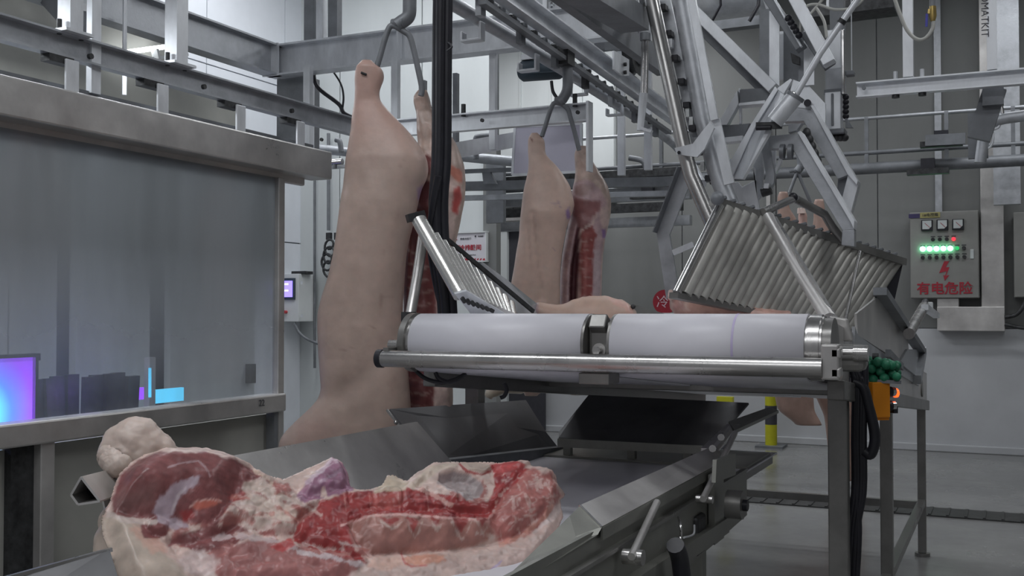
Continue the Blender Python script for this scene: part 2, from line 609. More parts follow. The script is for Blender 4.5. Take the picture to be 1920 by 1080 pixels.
# floor gutter
g = B(); g.box((-1.1, 8.6, 0.004), (5.0, 0.35, 0.012))
for k in range(40): g.box((-3.5 + k * 0.123, 8.6, 0.013), (0.02, 0.33, 0.008))
structure(g.build('floor_gutter', M['gutter']))

# ceiling lamps (real fittings, above the frame)
lampn = [(-2.2, 1.5, 3.0, 0.5), (1.6, 4.5, 3.0, .5), (-3.2, 7.6, 3.5, .6), (0.6, 9.5, 3.0, .5)]
for i, (x, y, lx, ly) in enumerate(lampn):
    o = thing('ceiling_lamp', 'long white lamp fitting flat under the ceiling, %s' % ('over the foreground', 'over the right side', 'over the back wall', 'over the far hall')[i], 'lamp', (x, y, CEIL), 'ceiling lamps over the hall')
    B().box((x, y, CEIL - 0.06), (lx, ly, 0.10)).build('lamp_housing', M['white'], o)
    for k in (-1, 1): B().tube([(x - lx / 2 + .05, y + k * ly / 4, CEIL - 0.13), (x + lx / 2 - .05, y + k * ly / 4, CEIL - 0.13)], 0.02, 8).build('lamp_tube', M['lamp'], o)

# round silver duct high up behind the machine
o = thing('air_duct', 'fat silvery air duct running across above the frame, black cables looped over it', 'duct', at(1370, 0, Y=9.5))
p = at(1300, -25, Y=9.5)
q = at(1440, -25, Y=9.5)
B().tube([(p.x - .2, 9.5, p.z + .1), (q.x, 9.5, p.z + .1)], [0.42, 0.42], 32).build('duct_shell', M['galvl'], o)
B().tube([at(1425, -40, Y=9.2), at(1422, 10, Y=9.1), at(1405, 40, Y=9.1)], 0.016, 8).build('loop_cable', M['black'], o)
B().tube([at(1350, -40, Y=9.0), at(1351, 10, Y=9.0), at(1335, 40, Y=9.05)], 0.012, 8).build('loop_cable', M['black'], o)
B().prof(at(1330, 52, Y=9.3), at(1445, 38, Y=9.3), Rp(.12, .08)).build('duct_support', M['galvd'], o)

# ================================================================== SPRAY BOOTH ON THE LEFT
XB = -3.4
bo = thing('spray_booth', 'long stainless spray booth with a steamed-up window glowing blue, left side of the hall', 'booth', (XB, 3.2, 0))
yA, yE = 1.6, 4.46
# header
hd = B()
hd.prof((XB + .02, yA, 2.29), (XB + .02, 4.80, 2.29), Rp(0.14, 0.15))
hd.prof((XB - .03, yA, 2.20), (XB - .03, 4.70, 2.20), Rp(0.03, 0.05))
hd.build('header', M['stainw'], bo, bevel=0.008)
B().prof((XB + .01, yA, 2.385), (XB + .01, 4.78, 2.385), Lp(0.07, 0.045, 0.006)).build('header_rail', M['galvd'], bo)
B().box((XB, yE - .005, 1.09), (0.042, 0.05, 2.2)).build('corner_post', M['stainw'], bo, bevel=0.006)
B().box((XB, (yA + yE) / 2, 1.04), (0.10, yE - yA, 0.09)).build('sill', M['stainw'], bo, bevel=0.008)
B().box((XB, at(78, 900, X=XB).y, 0.5), (0.07, 0.065, 1.0)).build('lower_post', M['stainw'], bo, bevel=0.005)
B().box((XB, at(505, 900, X=XB).y + .02, 0.5), (0.05, 0.03, 1.0)).build('lower_post', M['galvd'], bo)
B().box((XB - .03, at(45, 900, X=XB).y, 0.5), (0.05, 0.11, 1.0)).build('dark_gap_strip', M['darkm'], bo)  # dark strip stands in for the shade in the gap
B().box((XB - .05, (yA + yE) / 2, 0.49), (0.02, yE - yA, 0.98)).build('lower_sheet', M['wallo'], bo)
B().box((XB - 0.01, (yA + yE) / 2, 1.63), (0.010, yE - yA - .02, 1.12)).build('window_pane', M['glass'], bo)
text('22', at(491, 756, X=XB + .054), 0.045, M['ink'], 'number_mark', bo, Matrix(((0, 0, 1), (1, 0, 0), (0, 1, 0))), depth=.0006)
# inside of the booth
XI = -4.75
inn = B()
inn.box((XI - .1, (yA + 6.0) / 2, 1.3), (0.04, 6.0 - yA, 2.6))
inn.build('inner_wall', M['galvd'], bo)


def yin(px): return at(px, 600, X=XI).y


for px0, px1 in ((-90, 8), (12, 100), (136, 275), (314, 472)):
    y0, y1 = yin(px0), yin(px1)
    B().box((XI, (y0 + y1) / 2, 1.66), (0.05, y1 - y0, 1.46)).build('inner_panel', M['wallw'], bo)
B().box((XI + .05, at(459, 700, X=XI).y, at(459, 700, X=XI).z), (0.05, 0.05, 0.13)).build('inner_handle', M['darkm'], bo)
B().box((XI + .12, (yA + 6.0) / 2, 0.80), (0.2, 6.0 - yA, 0.22)).build('inner_kerb', M['galvd'], bo)
# dark wet trough plates behind the sill
tq = B()
random.seed(3)
for k in range(9):
    ya_ = at(62 + k * 22, 730, X=-4.35).y; yb_ = at(83 + k * 22, 730, X=-4.35).y
    tq.box((-4.35 + random.uniform(-.03, .03), (ya_ + yb_) / 2, 0.97), (0.03, yb_ - ya_, random.uniform(.36, .42)), Matrix.Rotation(random.uniform(-.08, .08), 3, 'Y'))
tq.build('inner_trough', M['darkm'], bo)
o = thing('ultraviolet_panel', 'square glowing cyan and violet panel inside the booth window, at the left edge', 'light', at(25, 740, X=-3.75))
p, q = at(-60, 675, X=-3.75), at(61, 795, X=-3.75)
ORG[o] = Vector((-3.75, (p.y + q.y) / 2, (p.z + q.z) / 2)); o.location = ORG[o]
B().box((-3.75, (p.y + q.y) / 2, (p.z + q.z) / 2), (0.03, q.y - p.y, p.z - q.z)).build('glowing_face', M['uvpanel'], o)
fr = B()
for zz in (p.z, q.z): fr.box((-3.76, (p.y + q.y) / 2, zz), (0.05, q.y - p.y + .05, 0.03))
for yy in (p.y, q.y): fr.box((-3.76, yy, (p.z + q.z) / 2), (0.05, 0.03, p.z - q.z + .03))
fr.build('panel_frame', M['darkm'], o)
for (xa, xb, ya, yb, m_, lb, hc) in ((248, 273, 728, 748, 'uvv', 'short violet light strip low in the booth window', 'l'),
                                 (289, 342, 731, 751, 'uvb', 'short cyan light strip low in the booth, right of the glowing post', 'r')):
    p, q = at(xa, ya, X=-4.4), at(xb, yb, X=-4.4)
    o = B().box((-4.4, (p.y + q.y) / 2, (p.z + q.z) / 2), (0.02, q.y - p.y, p.z - q.z)).build('light_strip', M[m_])
    tag(o, lb, 'light')
o = thing('booth_post', 'narrow wet post catching blue and violet light, standing inside the booth', 'post', at(281, 760, X=-4.3))
B().box((-4.3, at(281, 700, X=-4.3).y, 1.0), (0.04, 0.045, 0.50)).build('post_bar', M['galvl'], o)
B().tube([at(281, 690, X=-4.27), at(281, 745, X=-4.27)], 0.008, 8).build('glow_tube', M['uvb'], o)  # emission stands in for the blue light caught on the post
for nm, loc, e, c in (('blue_glow', (-3.9, 2.45, 1.25), 5, (0.25, 0.3, 1)), ('violet_glow', (-4.25, 4.0, 1.1), 2.5, (0.4, 0.2, 1))):
    l = bpy.data.lights.new(nm, 'POINT'); l.energy = e * .25; l.color = c; l.shadow_soft_size = 0.08
    lo = bpy.data.objects.new(nm, l); COL.objects.link(lo); lo.location = loc

# channel A over the booth
chA = thing('booth_channel', 'long galvanised channel beam running over the spray booth header', 'beam', (XB, 3.4, 2.56))
B().prof((XB, 1.2, 2.56), (XB, 5.25, 2.56), flip(Cp(0.05, 0.10, 0.008))).build('channel', M['galv'], chA)
bb = B()
for px, py in ((167, 106), (380, 163), (545, 208)):
    p = at(px, py, X=XB + .03)
    B().tube([p, p + Vector((.015, 0, 0))], 0.012, 8).build('bolt', M['darkm'], chA)
for px in (100, 275, 425, 540):
    p = at(px, 110 + (px - 100) * .27, X=XB)
    hb = B()
    y = p.y
    hb.box((XB + .0, y + .02, 2.495), (0.05, 0.12, 0.03))
    hb.build('clamp', M['darkm'], chA)
    h2 = B(); h2.prof((XB + .035, y + .06, 2.50), (XB + .035, y + .06, 2.36), Rp(0.012, 0.065), up=(0, 1, 0))
    h2.build('hanger_strap', M['galvl'], chA, bevel=0.003)
for px, py, wd in ((132, 60, .066), (331, 60, .072)):
    p = at(px, py, X=XB)
    o = thing('hanger_post', 'square galvanised post hanging onto the booth channel, %s' % ('nearest the left edge of the picture' if px < 200 else 'second from the left edge'), 'post', (XB, p.y, CEIL))
    B().box((XB, p.y, (CEIL + 2.61) / 2), (0.07, wd, CEIL - 2.61)).build('post_tube', M['galvl'], o)
    B().box((XB, p.y, 2.615), (0.11, 0.14, 0.012)).build('foot_plate', M['galvl'], o)
    for k in (-1, 1): B().tube([(XB + .0, p.y + k * .055, 2.60), (XB + .0, p.y + k * .055, 2.66)], 0.010, 8).build('bolt', M['darkm'], o)
    if px < 200:
        B().box((XB - .02, p.y + .14, 2.75), (0.03, 0.05, 0.7)).build('rear_strip', M['galvl'], o)

# thin rods hanging behind
for px, y0, y1 in ((179, 50, 86), (233, 67, 178)):
    p, q = at(px, y0, X=-4.4), at(px, y1, X=-4.4)
    o = B().tube([(p.x, p.y, CEIL), q], 0.012, 8).build('threaded_rod', M['galvl'])
    tag(o, 'thin bright rod hanging behind the booth channel, %s' % ('the shorter one' if px < 200 else 'the longer one reaching the booth'), 'rod')
o = thing('lamp_bracket', 'short white lamp bars seen between the two long beams at upper left', 'bracket', at(290, 100, X=-4.8))
B().prof(at(222, 100, X=-4.9), at(308, 88, X=-4.9), Rp(.02, .03)).build('bar', M['lamp'], o)
B().prof(at(283, 110, X=-4.9), at(352, 102, X=-4.9), Rp(.015, .02)).build('bar', M['white'], o)
B().prof(at(290, 92, X=-4.88), at(294, 110, X=-4.88), Rp(.05, .02)).build('link', M['white'], o)

# bright soffit board between the beams
sp = [at(403, 152, X=-4.93), at(340, 118, X=-4.93), at(355, 108, X=-4.93), at(490, 138, X=-4.93)]
o = B().box((-5.76, 5.0, 3.135), (1.3, 2.2, 0.06)).build('soffit_board', M['wallb'])
tag(o, 'white soffit board lying on top of the booth wall, seen between the beams', 'panel')

# ================================================================== HIGH STEELWORK
IA = thing('roof_beam', 'deep galvanised roof beam running away from the upper left corner above the booth', 'beam', (-4.5, 3.5, 3.2))
B().prof((-4.5, 0.2, 3.20), (-4.5, 5.86, 3.20), Ip(0.11, 0.21, 0.012)).build('beam_section', M['galv'], IA)
IB = thing('roof_beam', 'deep galvanised roof beam crossing the hall behind the hook of the nearest pork', 'beam', (-3, 5.86, 3.2))
B().prof((-4.55, 5.86, 3.20), (-2.02, 5.86, 3.20), Ip(0.11, 0.21, 0.012)).build('beam_section', M['galvl'], IB)
for x in (-3.5, -2.6): B().box((x, 5.81, 3.20), (0.012, 0.05, 0.19)).build('stiffener', M['galvl'], IB)
B().box((-4.5, 5.80, 3.20), (0.13, 0.012, 0.22)).build('end_plate', M['galvl'], IB)
B().prof(at(50, -60, X=-5.2), at(150, 40, X=-3.9), Rp(.12, .10)).build('cross_member', M['galvd'], IA)

o = thing('corner_column', 'dark steel column below the meeting point of the two roof beams', 'column', (-4.5, 5.95, 2.5))
B().box((-4.42, 6.0, 2.80), (0.24, 0.16, 0.60)).build('column_shaft', M['galvd'], o)
B().box((-4.3, 5.98, 2.80), (0.03, 0.04, 0.60)).build('edge_strip', M['galvl'], o)
B().box((-4.35, 5.95, 2.49), (0.55, 0.3, 0.02)).build('base_plate', M['galvl'], o)
for px, nm in ((583, 'left'), (603, 'middle'), (628, 'right')):
    p = at(px, 40, Y=6.1)
    o = B().box((p.x, 6.1, (CEIL + 3.3) / 2), (0.075 if nm != 'middle' else .05, 0.06, CEIL - 3.3)).build('upright_post', M['galvd'] if nm != 'middle' else M['galvl'])
    tag(o, 'upright steel post standing on the crossing roof beam, %s of three close together' % nm, 'post')

# drop bars under the crossing beam, carrying the lower channel
for px, y, wd, m_ in ((578, 5.7, .05, 'galvl'), (742, 5.75, .045, 'galvl'), (793, 6.4, .045, 'galvd'), (855, 6.3, .03, 'galvd'), (925, 5.9, .04, 'galvl'), (1215, 7.2, .05, 'galvl'), (1165, 7.4, .05, 'galvl')):
    p = at(px, 150, Y=y)
    zt_ = 3.10 if px < 1000 else 3.6
    o = B().box((p.x, y, (zt_ + 2.5) / 2), (wd, 0.04, zt_ - 2.5)).build('drop_bar', M[m_])
    tag(o, 'vertical steel drop bar hanging %s' % {578: 'just left of the nearest pork', 742: 'between the two legs of the nearest hook', 793: 'behind the second hock of the nearest pork', 855: 'just right of the black hose bundle', 925: 'left of the small dark motor', 1215: 'right of the bright twin rods near the tube rail', 1165: 'below the tube rail right of the far hook'}[px], 'bar')

chB = thing('cross_channel', 'short galvanised channel beam crossing behind the far pork hook, bolt near its end', 'beam', (-2.8, 5.4, 2.6))
xe = at(1102, 210, Y=5.4).x
B().prof((-3.4, 5.4, 2.585), (xe, 5.4, 2.585), flip(Cp(0.05, 0.10, 0.008))).build('channel', M['galvl'], chB)
B().box((xe + .01, 5.4, 2.45), (0.014, 0.07, 0.38)).build('end_plate', M['galvl'], chB)
for px, py in ((905, 226), (1084, 211), (604, 262)):
    p = at(px, py, Y=5.37)
    B().tube([p, p + Vector((0, -.012, 0))], 0.011, 8).build('bolt', M['darkm'], chB)
for px in (869, 1078):
    p = at(px, 200, Y=5.4)
    B().tube([(p.x, 5.4, 2.62), (p.x, 5.4, 2.69)], 0.014, 8).build('bolt', M['darkm'], chB)
B().prof((-3.3, 5.55, 2.42), at(965, 262, Y=6.4), Cp(0.06, 0.10, 0.008)).build('rear_channel', M['galvl'], chB)
B().prof((-3.5, 5.3, 2.40), (-2.95, 5.3, 2.42), Rp(.05, .05)).build('short_arm', M['galvl'], chB)

# chrome sensor next to header end
o = thing('proximity_sensor', 'short chrome sensor tube poking out beside the booth header end', 'sensor', at(620, 304, Y=4.9))
B().tube([at(595, 306, Y=4.9), at(642, 303, Y=4.9)], 0.017, 14).build('sensor_body', M['chrome'], o)
B().tube([at(628, 300, Y=4.9), at(628, 316, Y=4.9)], 0.012, 10).build('lock_nut', M['galvd'], o)

# pale lilac board
p, q = at(965, 237, Y=6.3), at(1092, 325, Y=6.3)
o = thing('hanging_board', 'pale lilac square board hanging behind the far pork pair', 'panel', ((p.x + q.x) / 2, 6.3, p.z))
B().plate([at(966, 238, Y=6.35), at(1090, 232, Y=6.35), at(1090, 322, Y=6.25), at(961, 328, Y=6.25)], 0.02).build('board_face', M['board'], o)
fb = B()
cs = [at(966, 238, Y=6.34), at(1090, 232, Y=6.34), at(1090, 322, Y=6.24), at(961, 328, Y=6.24)]
for i in range(4): fb.prof(cs[i], cs[(i + 1) % 4], Rp(.016, .016), up=(0, 1, 0))
fb.build('board_frame', M['galvl'], o)

# ------------------------------------------------------------------ overhead rail, its channel and chain
XRl = -2.3
rail = thing('tube_rail', 'long grey tube rail that carries the pork hooks, running away overhead', 'rail', (XRl, 5, 2.8))
pts = [at(px, py, X=XRl) for px, py in ((760, -47), (843, 3), (950, 66), (1060, 133), (1160, 198), (1225, 240))]
B().tube(pts, 0.034, 20).build('rail_tube', M['galv'], rail)
tail = [at(1225, 240, X=XRl), at(1262, 268, X=XRl), at(1292, 300, X=XRl + .12), at(1316, 345, X=XRl + .3)]
B().tube(tail, 0.034, 20).build('rail_bend', M['galv'], rail)
for px, py in ((893, 60), (997, 118), (1158, 204), (1090, 165)):
    p = at(px, py, X=XRl)
    hb = B(); hb.box(p + Vector((-.02, 0, -.04)), (0.10, 0.05, 0.012)); hb.box(p + Vector((-.07, 0, -.02)), (0.012, 0.05, 0.05)); hb.box(p + Vector((.03, 0, .0)), (0.012, 0.05, 0.09))
    hb.build('rail_saddle', M['galvl'], rail, bevel=0.003)

XCn = -2.12
tr = thing('conveyor_track', 'heavy galvanised conveyor track with a greasy drive chain, right of the tube rail overhead', 'conveyor', (XCn, 5, 3.0))
def trk(px, py): return at(px, py, X=XCn)
B().prof(trk(925, -30), trk(1268, 222), flip(Cp(0.06, 0.105, 0.008))).build('track_channel', M['galvl'], tr)
B().prof(trk(915, 2) + Vector((-.03, 0, -.0)), trk(1262, 248) + Vector((-.03, 0, -.0)), Rp(0.04, 0.022)).build('chain_guide', M['galvd'], tr)
a, c = trk(885, -40) + Vector((-.07, 0, 0)), trk(1250, 232) + Vector((-.07, 0, 0))
n = 46
for k in range(n):
    p = a.lerp(c, (k + .5) / n)
    lb_ = B()
    dd = (c - a).normalized()
    if k % 2: lb_.prof(p - dd * .035, p + dd * .035, Rp(0.018, 0.030))
    else:
        lb_.tube([p - Vector((.03, 0, 0)), p + Vector((.03, 0, 0))], 0.018, 8); lb_.prof(p - dd * .03, p + dd * .03, Rp(0.034, 0.016))
    if k % 7 == 3: lb_.box(p + Vector((0, 0, -.05)), (0.03, 0.05, 0.08))
    lb_.build('chain_link', M[('darkm', 'galvd', 'galvd', 'galv')[k % 4]], tr)
for (x0_, y0_, x1_, y1_) in ((985, 50, 1010, 68), (1022, 72, 1032, 80), (1090, 118, 1108, 131), (1180, 170, 1192, 178)):
    B().prof(at(x0_, y0_, X=XCn - .09), at(x1_, y1_, X=XCn - .09), Rp(.012, .03)).build('wear_strip', M['galvl'], tr)
for px, py in ((1168, 120), (1160, 95)):
    pass
B().plate([at(1150, 95, X=XCn + .05), at(1178, 112, X=XCn + .05), at(1178, 142, X=XCn + .05), at(1165, 142, X=XCn + .05), at(1150, 130, X=XCn + .05)], 0.012).build('joint_plate', M['galvl'], tr)
for px, py in ((1170, 121), (1170, 136)):
    p = at(px, py, X=XCn + .06); B().tube([p, p + Vector((.015, 0, 0))], 0.012, 8).build('bolt', M['darkm'], tr)

# second grey channel further right, above
o = thing('rear_track', 'galvanised track beam higher up, running parallel behind the conveyor track', 'beam', (-1.7, 6, 3.6))
B().prof(at(1000, -60, X=-1.75), at(1240, 120, X=-1.75), Rp(.05, .13)).build('track_bar', M['galvd'], o)
B().prof(at(1060, -40, X=-1.6), at(1190, 40, X=-1.6), Rp(.14, .10)).build('track_bar', M['galvd'], o)
# uprights and boxes between
for px, py0, py1, wd, m_, lb in ((1090, -30, 70, .05, 'galvd', 'dark post beside the silver drive box above the track'),
                                 (1128, -30, 95, .055, 'galvd', 'wide dark post above the joint plate of the track'),
                                 (1055, -30, 35, .05, 'galvl', 'pale post standing on the track channel left of the silver box'),
                                 (1012, -30, 20, .05, 'galvl', 'pale post standing on the track channel near the top edge')):
    p = at(px, py0, Y=6.9); q = at(px, py1, Y=6.9)
    o = B().box((p.x, 6.9, (p.z + q.z) / 2), (wd * 1.5, 0.08, p.z - q.z)).build('track_post', M[m_])
    tag(o, lb, 'post')
o = thing('drive_box', 'open-ended silver box section lying above the conveyor track', 'box', at(1055, 20, Y=6.6))
B().plate([at(1043, 18, Y=6.5), at(1086, 15, Y=6.5), at(1086, 54, Y=6.5), at(1062, 40, Y=6.5)], 0.015).build('box_side', M['galvl'], o)
fb = B(); cs = [at(1033, 4, Y=6.45), at(1045, 3, Y=6.45), at(1045, 16, Y=6.45), at(1033, 16, Y=6.45)]
for i in range(4): fb.prof(cs[i], cs[(i + 1) % 4], Rp(.03, .012), up=(0, 1, 0))
fb.build('box_mouth', M['galvl'], o)
B().box(at(1060, 40, Y=6.45), (0.06, 0.06, 0.05)).build('box_lug', M['galvd'], o)
o = thing('drive_drum', 'dark drive drum at the very top above the joint plate', 'machine', at(1170, 5, Y=6.8))
B().tube([at(1130, -5, Y=6.7), at(1188, 2, Y=6.9)], 0.12, 24).build('drum_body', M['galvd'], o)
B().plate([at(1135, 18, Y=6.7), at(1205, 18, Y=6.7), at(1205, 95, Y=6.7), at(1135, 95, Y=6.7)], 0.03).build('drum_plate', M['galvd'], o)
# chain wheel
o = thing('drive_sprocket', 'dark grooved chain wheel behind the bright twin rods', 'wheel', at(1190, 95, Y=6.3))
c = at(1190, 92, Y=6.3)
wb_ = B(); wb_.tube([c + Vector((-.03, 0, 0)), c + Vector((-.012, 0, 0)), c + Vector((.012, 0, 0)), c + Vector((.03, 0, 0))], [.17, .15, .15, .17], 32)
wb_.build('wheel_rim', M['darkm'], o)
B().tube([c + Vector((-.035, 0, 0)), c + Vector((.05, 0, 0))], 0.10, 28).build('wheel_disc', M['galvd'], o)
B().tube([c + Vector((-.05, 0, 0)), c + Vector((.08, 0, 0))], 0.025, 16).build('wheel_hub', M['galv'], o)

# dark motor
o = thing('drive_motor', 'small dark electric motor slung under the tube rail', 'motor', at(1015, 132, X=-2.45))
p, q = at(975, 134, Y=5.75), at(1056, 128, Y=5.75)
B().tube([p, p + (q - p) * .08, p + (q - p) * .9, q], [.045, .062, .062, .05], 28).build('motor_body', M['motor'], o)
for k in range(7):
    t = k / 7
    B().prof(p + Vector((.07, 0, 0)) + Vector((0, -.062 * math.cos(t * PI), .062 * math.sin(t * PI) * .5 - .03)), q + Vector((-.02, 0, 0)) + Vector((0, -.062 * math.cos(t * PI), .062 * math.sin(t * PI) * .5 - .03)), Rp(.006, .006)).build('cooling_fin', M['motor'], o)
B().box(p.lerp(q, .25) + Vector((0, 0, .075)), (0.09, 0.08, 0.03)).build('terminal_box', M['galvl'], o)
B().tube(spline([at(1034, 152, Y=5.7), at(1037, 172, Y=5.7), at(1048, 188, Y=5.7)]), 0.010, 8).build('motor_cable', M['black'], o)

# bright twin rods
o = thing('lift_rod', 'bright chromed twin rod hanging vertically with a clevis on top, left of the sloping pipes', 'rod', at(1210, 60, Y=5.0))
B().tube([at(1207, 72, Y=5.0), at(1205, 175, Y=5.0)], 0.011, 12).build('rod', M['chrome'], o)
B().tube([at(1213, 72, Y=5.0), at(1211, 175, Y=5.0)], 0.011, 12).build('rod', M['chrome'], o)
B().tube([at(1207, 175, Y=5.0), at(1200, 245, Y=5.0)], [0.022, 0.016], 14).build('rod_sleeve', M['galvl'], o)
B().ball(at(1211, 57, Y=5.0), 0.028, sq=(1, 1, 1.2)).build('clevis_ball', M['galvl'], o)
B().tube([at(1210, 62, Y=5.0), at(1210, 76, Y=5.0)], 0.026, 14).build('clevis', M['galvd'], o)
B().prof(at(1200, 240, Y=5.0), at(1222, 247, Y=5.0), Rp(.03, .014)).build('foot_link', M['galvl'], o)
B().tube(spline([at(1185, -20, Y=5.1), at(1192, 30, Y=5.1), at(1208, 58, Y=5.05)]), 0.03, 12).build('upper_link', M['galv'], o)

# ------------------------------------------------------------------ sloping chain elevator
YS = 4.75
el = thing('chain_elevator', 'steep sloping elevator of two fat steel pipes with a black-dogged chain between', 'conveyor', at(1270, 180, Y=YS))
def ty(px, py, y=YS): return at(px, py, Y=y)
B().tube([ty(1218, -20), ty(1250, 130), ty(1281, 272), ty(1296, 330), ty(1335, 420)], 0.034, 22).build('pipe', M['stain'], el)
B().tube([ty(1213, -20), ty(1232, 60), ty(1272, 262)], 0.018, 16).build('side_rod', M['galvl'], el)
B().tube([ty(1274, -20, 4.8), ty(1292, 80, 4.8), ty(1318, 225, 4.8), ty(1346, 330, 4.8), ty(1378, 405, 4.8)], 0.042, 22).build('pipe', M['galv'], el)
B().prof(ty(1294, -20, 4.72), ty(1340, 225, 4.72), Rp(.02, .034), up=(1, 0, 0)).build('flat_bar', M['galvl'], el)
B().prof(ty(1341, 225), ty(1368, 345), Rp(.02, .045), up=(1, 0, 0)).build('flat_bar', M['galvl'], el)
cg = B(); cg.prof(ty(1243, -20, 4.85), ty(1312, 290, 4.85), Rp(.02, .05), up=(1, 0, 0)); cg.build('chain_guide', M['galv'], el)
cg = B(); cg.prof(ty(1252, -20, 4.88), ty(1335, 345, 4.88), Rp(.02, .016), up=(1, 0, 0)); cg.build('chain_strand', M['darkm'], el)
for px, py in ((1244, 15), (1255, 64), (1267, 110), (1279, 154), (1289, 198), (1300, 241), (1312, 285), (1330, 335)):
    o = B().box(ty(px, py, 4.80), (0.032, 0.05, 0.028)).build('chain_dog', M['black'], el, bevel=0.003)
for px, py in ((1258, 82), (1290, 212), (1297, 228), (1318, 312)):
    B().box(ty(px, py, 4.80), (0.018, 0.03, 0.04)).build('chain_plate', M['white'] if py > 200 else M['galvl'], el)
B().plate([ty(1266, 278, 4.68), ty(1300, 270, 4.68), ty(1315, 250, 4.68), ty(1333, 228, 4.68), ty(1340, 240, 4.68), ty(1322, 280, 4.68), ty(1308, 295, 4.68), ty(1270, 290, 4.68)], 0.02).build('clamp_plate', M['galvl'], el)
B().tube([ty(1273, 286, 4.665), ty(1273, 286, 4.65)], 0.008, 8).build('bolt', M['black'], el)
# left bent plate bracket
o = thing('bent_plate', 'large bent grey plate bracket left of the sloping elevator pipes', 'bracket', at(1250, 450, Y=5.6))
def t6(px, py): return at(px, py, Y=5.6)
B().plate([t6(1278, 315), t6(1302, 325), t6(1256, 440), t6(1232, 437)], 0.02).build('upper_arm', M['galv'], o)
B().plate([t6(1232, 437), t6(1256, 440), t6(1276, 560), t6(1250, 560)], 0.02).build('lower_arm', M['galv'], o)
B().prof(t6(1232, 437) + Vector((0, -.04, 0)), t6(1278, 315) + Vector((0, -.04, 0)), Rp(.08, .006), up=(1, 0, 0)).build('arm_flange', M['galvd'], o)
B().prof(t6(1262, 474), t6(1300, 458), Rp(.02, .03)).build('rung', M['galvl'], o)

# ================================================================== SWING FRAME MACHINE (right of the elevator)
YM = 5.3
mc = thing('swing_frame', 'big galvanised angular frame of bent arms hanging above the right roller gate', 'machine', at(1450, 200, Y=YM))


def tm(px, py, y=YM): return at(px, py, Y=y)


def flat(p0, p1, wpx_m, depth, name, m, up=(0, -1, 0)):
    """bar whose broad face is towards the hall (-Y)"""
    return B().prof(p0, p1, Rp(wpx_m, depth), up=up).build(name, m, mc, bevel=0.003)


flat(tm(1300, 18), tm(1452, 168), .055, .10, 'diagonal_beam', M['galvl'])
flat(tm(1294, 30, 5.37), tm(1440, 172, 5.37), .065, .04, 'beam_web', M['galvd'])  # pale beam and dark web put its lit and shaded sides into colour
# vertical sheets
for (xa, xb, ya, yb, yy, m_) in ((1425, 1452, 18, 168, 5.5, 'galvd'), (1455, 1470, 60, 150, 5.7, 'galvl'), (1470, 1500, 60, 190, 5.6, 'galvd'), (1498, 1518, 60, 160, 5.5, 'galvd')):
    B().plate([tm(xa, ya, yy), tm(xb, ya, yy), tm(xb, yb, yy), tm(xa, yb, yy)], 0.03).build('hanger_sheet', M[m_], mc)
B().prof(tm(1452, 20, 5.4), tm(1452, 165, 5.4), Rp(.008, .05), up=(1, 0, 0)).build('edge_strip', M['galvl'], mc)
B().prof(tm(1517, 55, 5.4), tm(1517, 160, 5.4), Rp(.008, .05), up=(1, 0, 0)).build('edge_strip', M['galvl'], mc)
flat(tm(1436, -12), tm(1503, 92), .05, .08, 'diagonal_arm', M['galvd'])
flat(tm(1446, -12, 5.25), tm(1503, 88, 5.25), .012, .03, 'arm_lip', M['galvl'])
flat(tm(1486, -12, 5.2), tm(1556, 120, 5.2), .058, .08, 'diagonal_arm', M['galvl'])
flat(tm(1512, 60, 5.3), tm(1556, 125, 5.3), .06, .05, 'arm_shade_plate', M['galvd'])  # dark plate stands in for the shaded side of the arm
for i in range(5):
    B().ball(tm(1478 + i * 5, 34 + i * 8, 5.2), 0.018).build('grease_nut', M['black'], mc)
B().plate([tm(1483, 100, 5.45), tm(1500, 108, 5.45), tm(1500, 122, 5.45), tm(1486, 118, 5.45)], 0.03).build('dark_hook', M['darkm'], mc)
# top plate with slot and gusset
B().plate([tm(1480, 180, 5.42), tm(1488, 150, 5.42), tm(1516, 160, 5.42), tm(1548, 195, 5.42), tm(1548, 235, 5.42), tm(1520, 205, 5.42), tm(1480, 200, 5.42)], 0.02).build('gusset', M['galvl'], mc)
B().tube([tm(1514, 193, 5.40), tm(1514, 193, 5.37)], 0.018, 16).build('gusset_hole', M['ink'], mc)
# left polygonal ring and trough, plates measured where they stand
def pz(pts, yy, m_, name, t=.03):
    return B().plate([tm(1340 + u / 3.375, 140 + v / 3.375, yy) for u, v in pts], t, (0, 1, 0)).build(name, M[m_], mc, bevel=.002)


pz([(165, 100), (370, 85), (330, 180), (165, 195)], 5.32, 'galvd', 'ring_bar', .05)
pz([(165, 188), (330, 170), (330, 192), (160, 206)], 5.29, 'galvl', 'ring_lip', .08)
pz([(20, 330), (230, 312), (190, 400), (40, 420)], 5.32, 'galvd', 'ring_bar', .05)
pz([(40, 408), (190, 392), (185, 425), (50, 436)], 5.29, 'galvl', 'ring_lip', .08)
pz([(150, 105), (158, 190), (85, 322), (22, 322)], 5.30, 'galvl', 'ring_bar', .05)
pz([(155, 90), (170, 90), (172, 315), (160, 315)], 5.34, 'galvl', 'ring_rib', .03)
pz([(0, 330), (22, 320), (80, 560), (80, 665), (60, 640)], 5.28, 'galvl', 'ring_bar', .04)
pz([(385, 75), (402, 100), (272, 310), (232, 390), (112, 655), (88, 662), (80, 590), (235, 310)], 5.10, 'galvl', 'trough_side', .02)
B().plate([tm(1340 + u / 3.375, 140 + v / 3.375, yy) for u, v, yy in ((402, 100, 5.12), (445, 132, 5.02), (372, 262, 5.02), (350, 372, 5.02), (185, 662, 5.02), (115, 656, 5.12), (232, 390, 5.12), (272, 310, 5.12))], .012).build('trough_floor', M['galvl'], mc)
pz([(395, 92), (482, 28), (495, 36), (440, 128)], 5.14, 'galvl', 'trough_upper', .03)
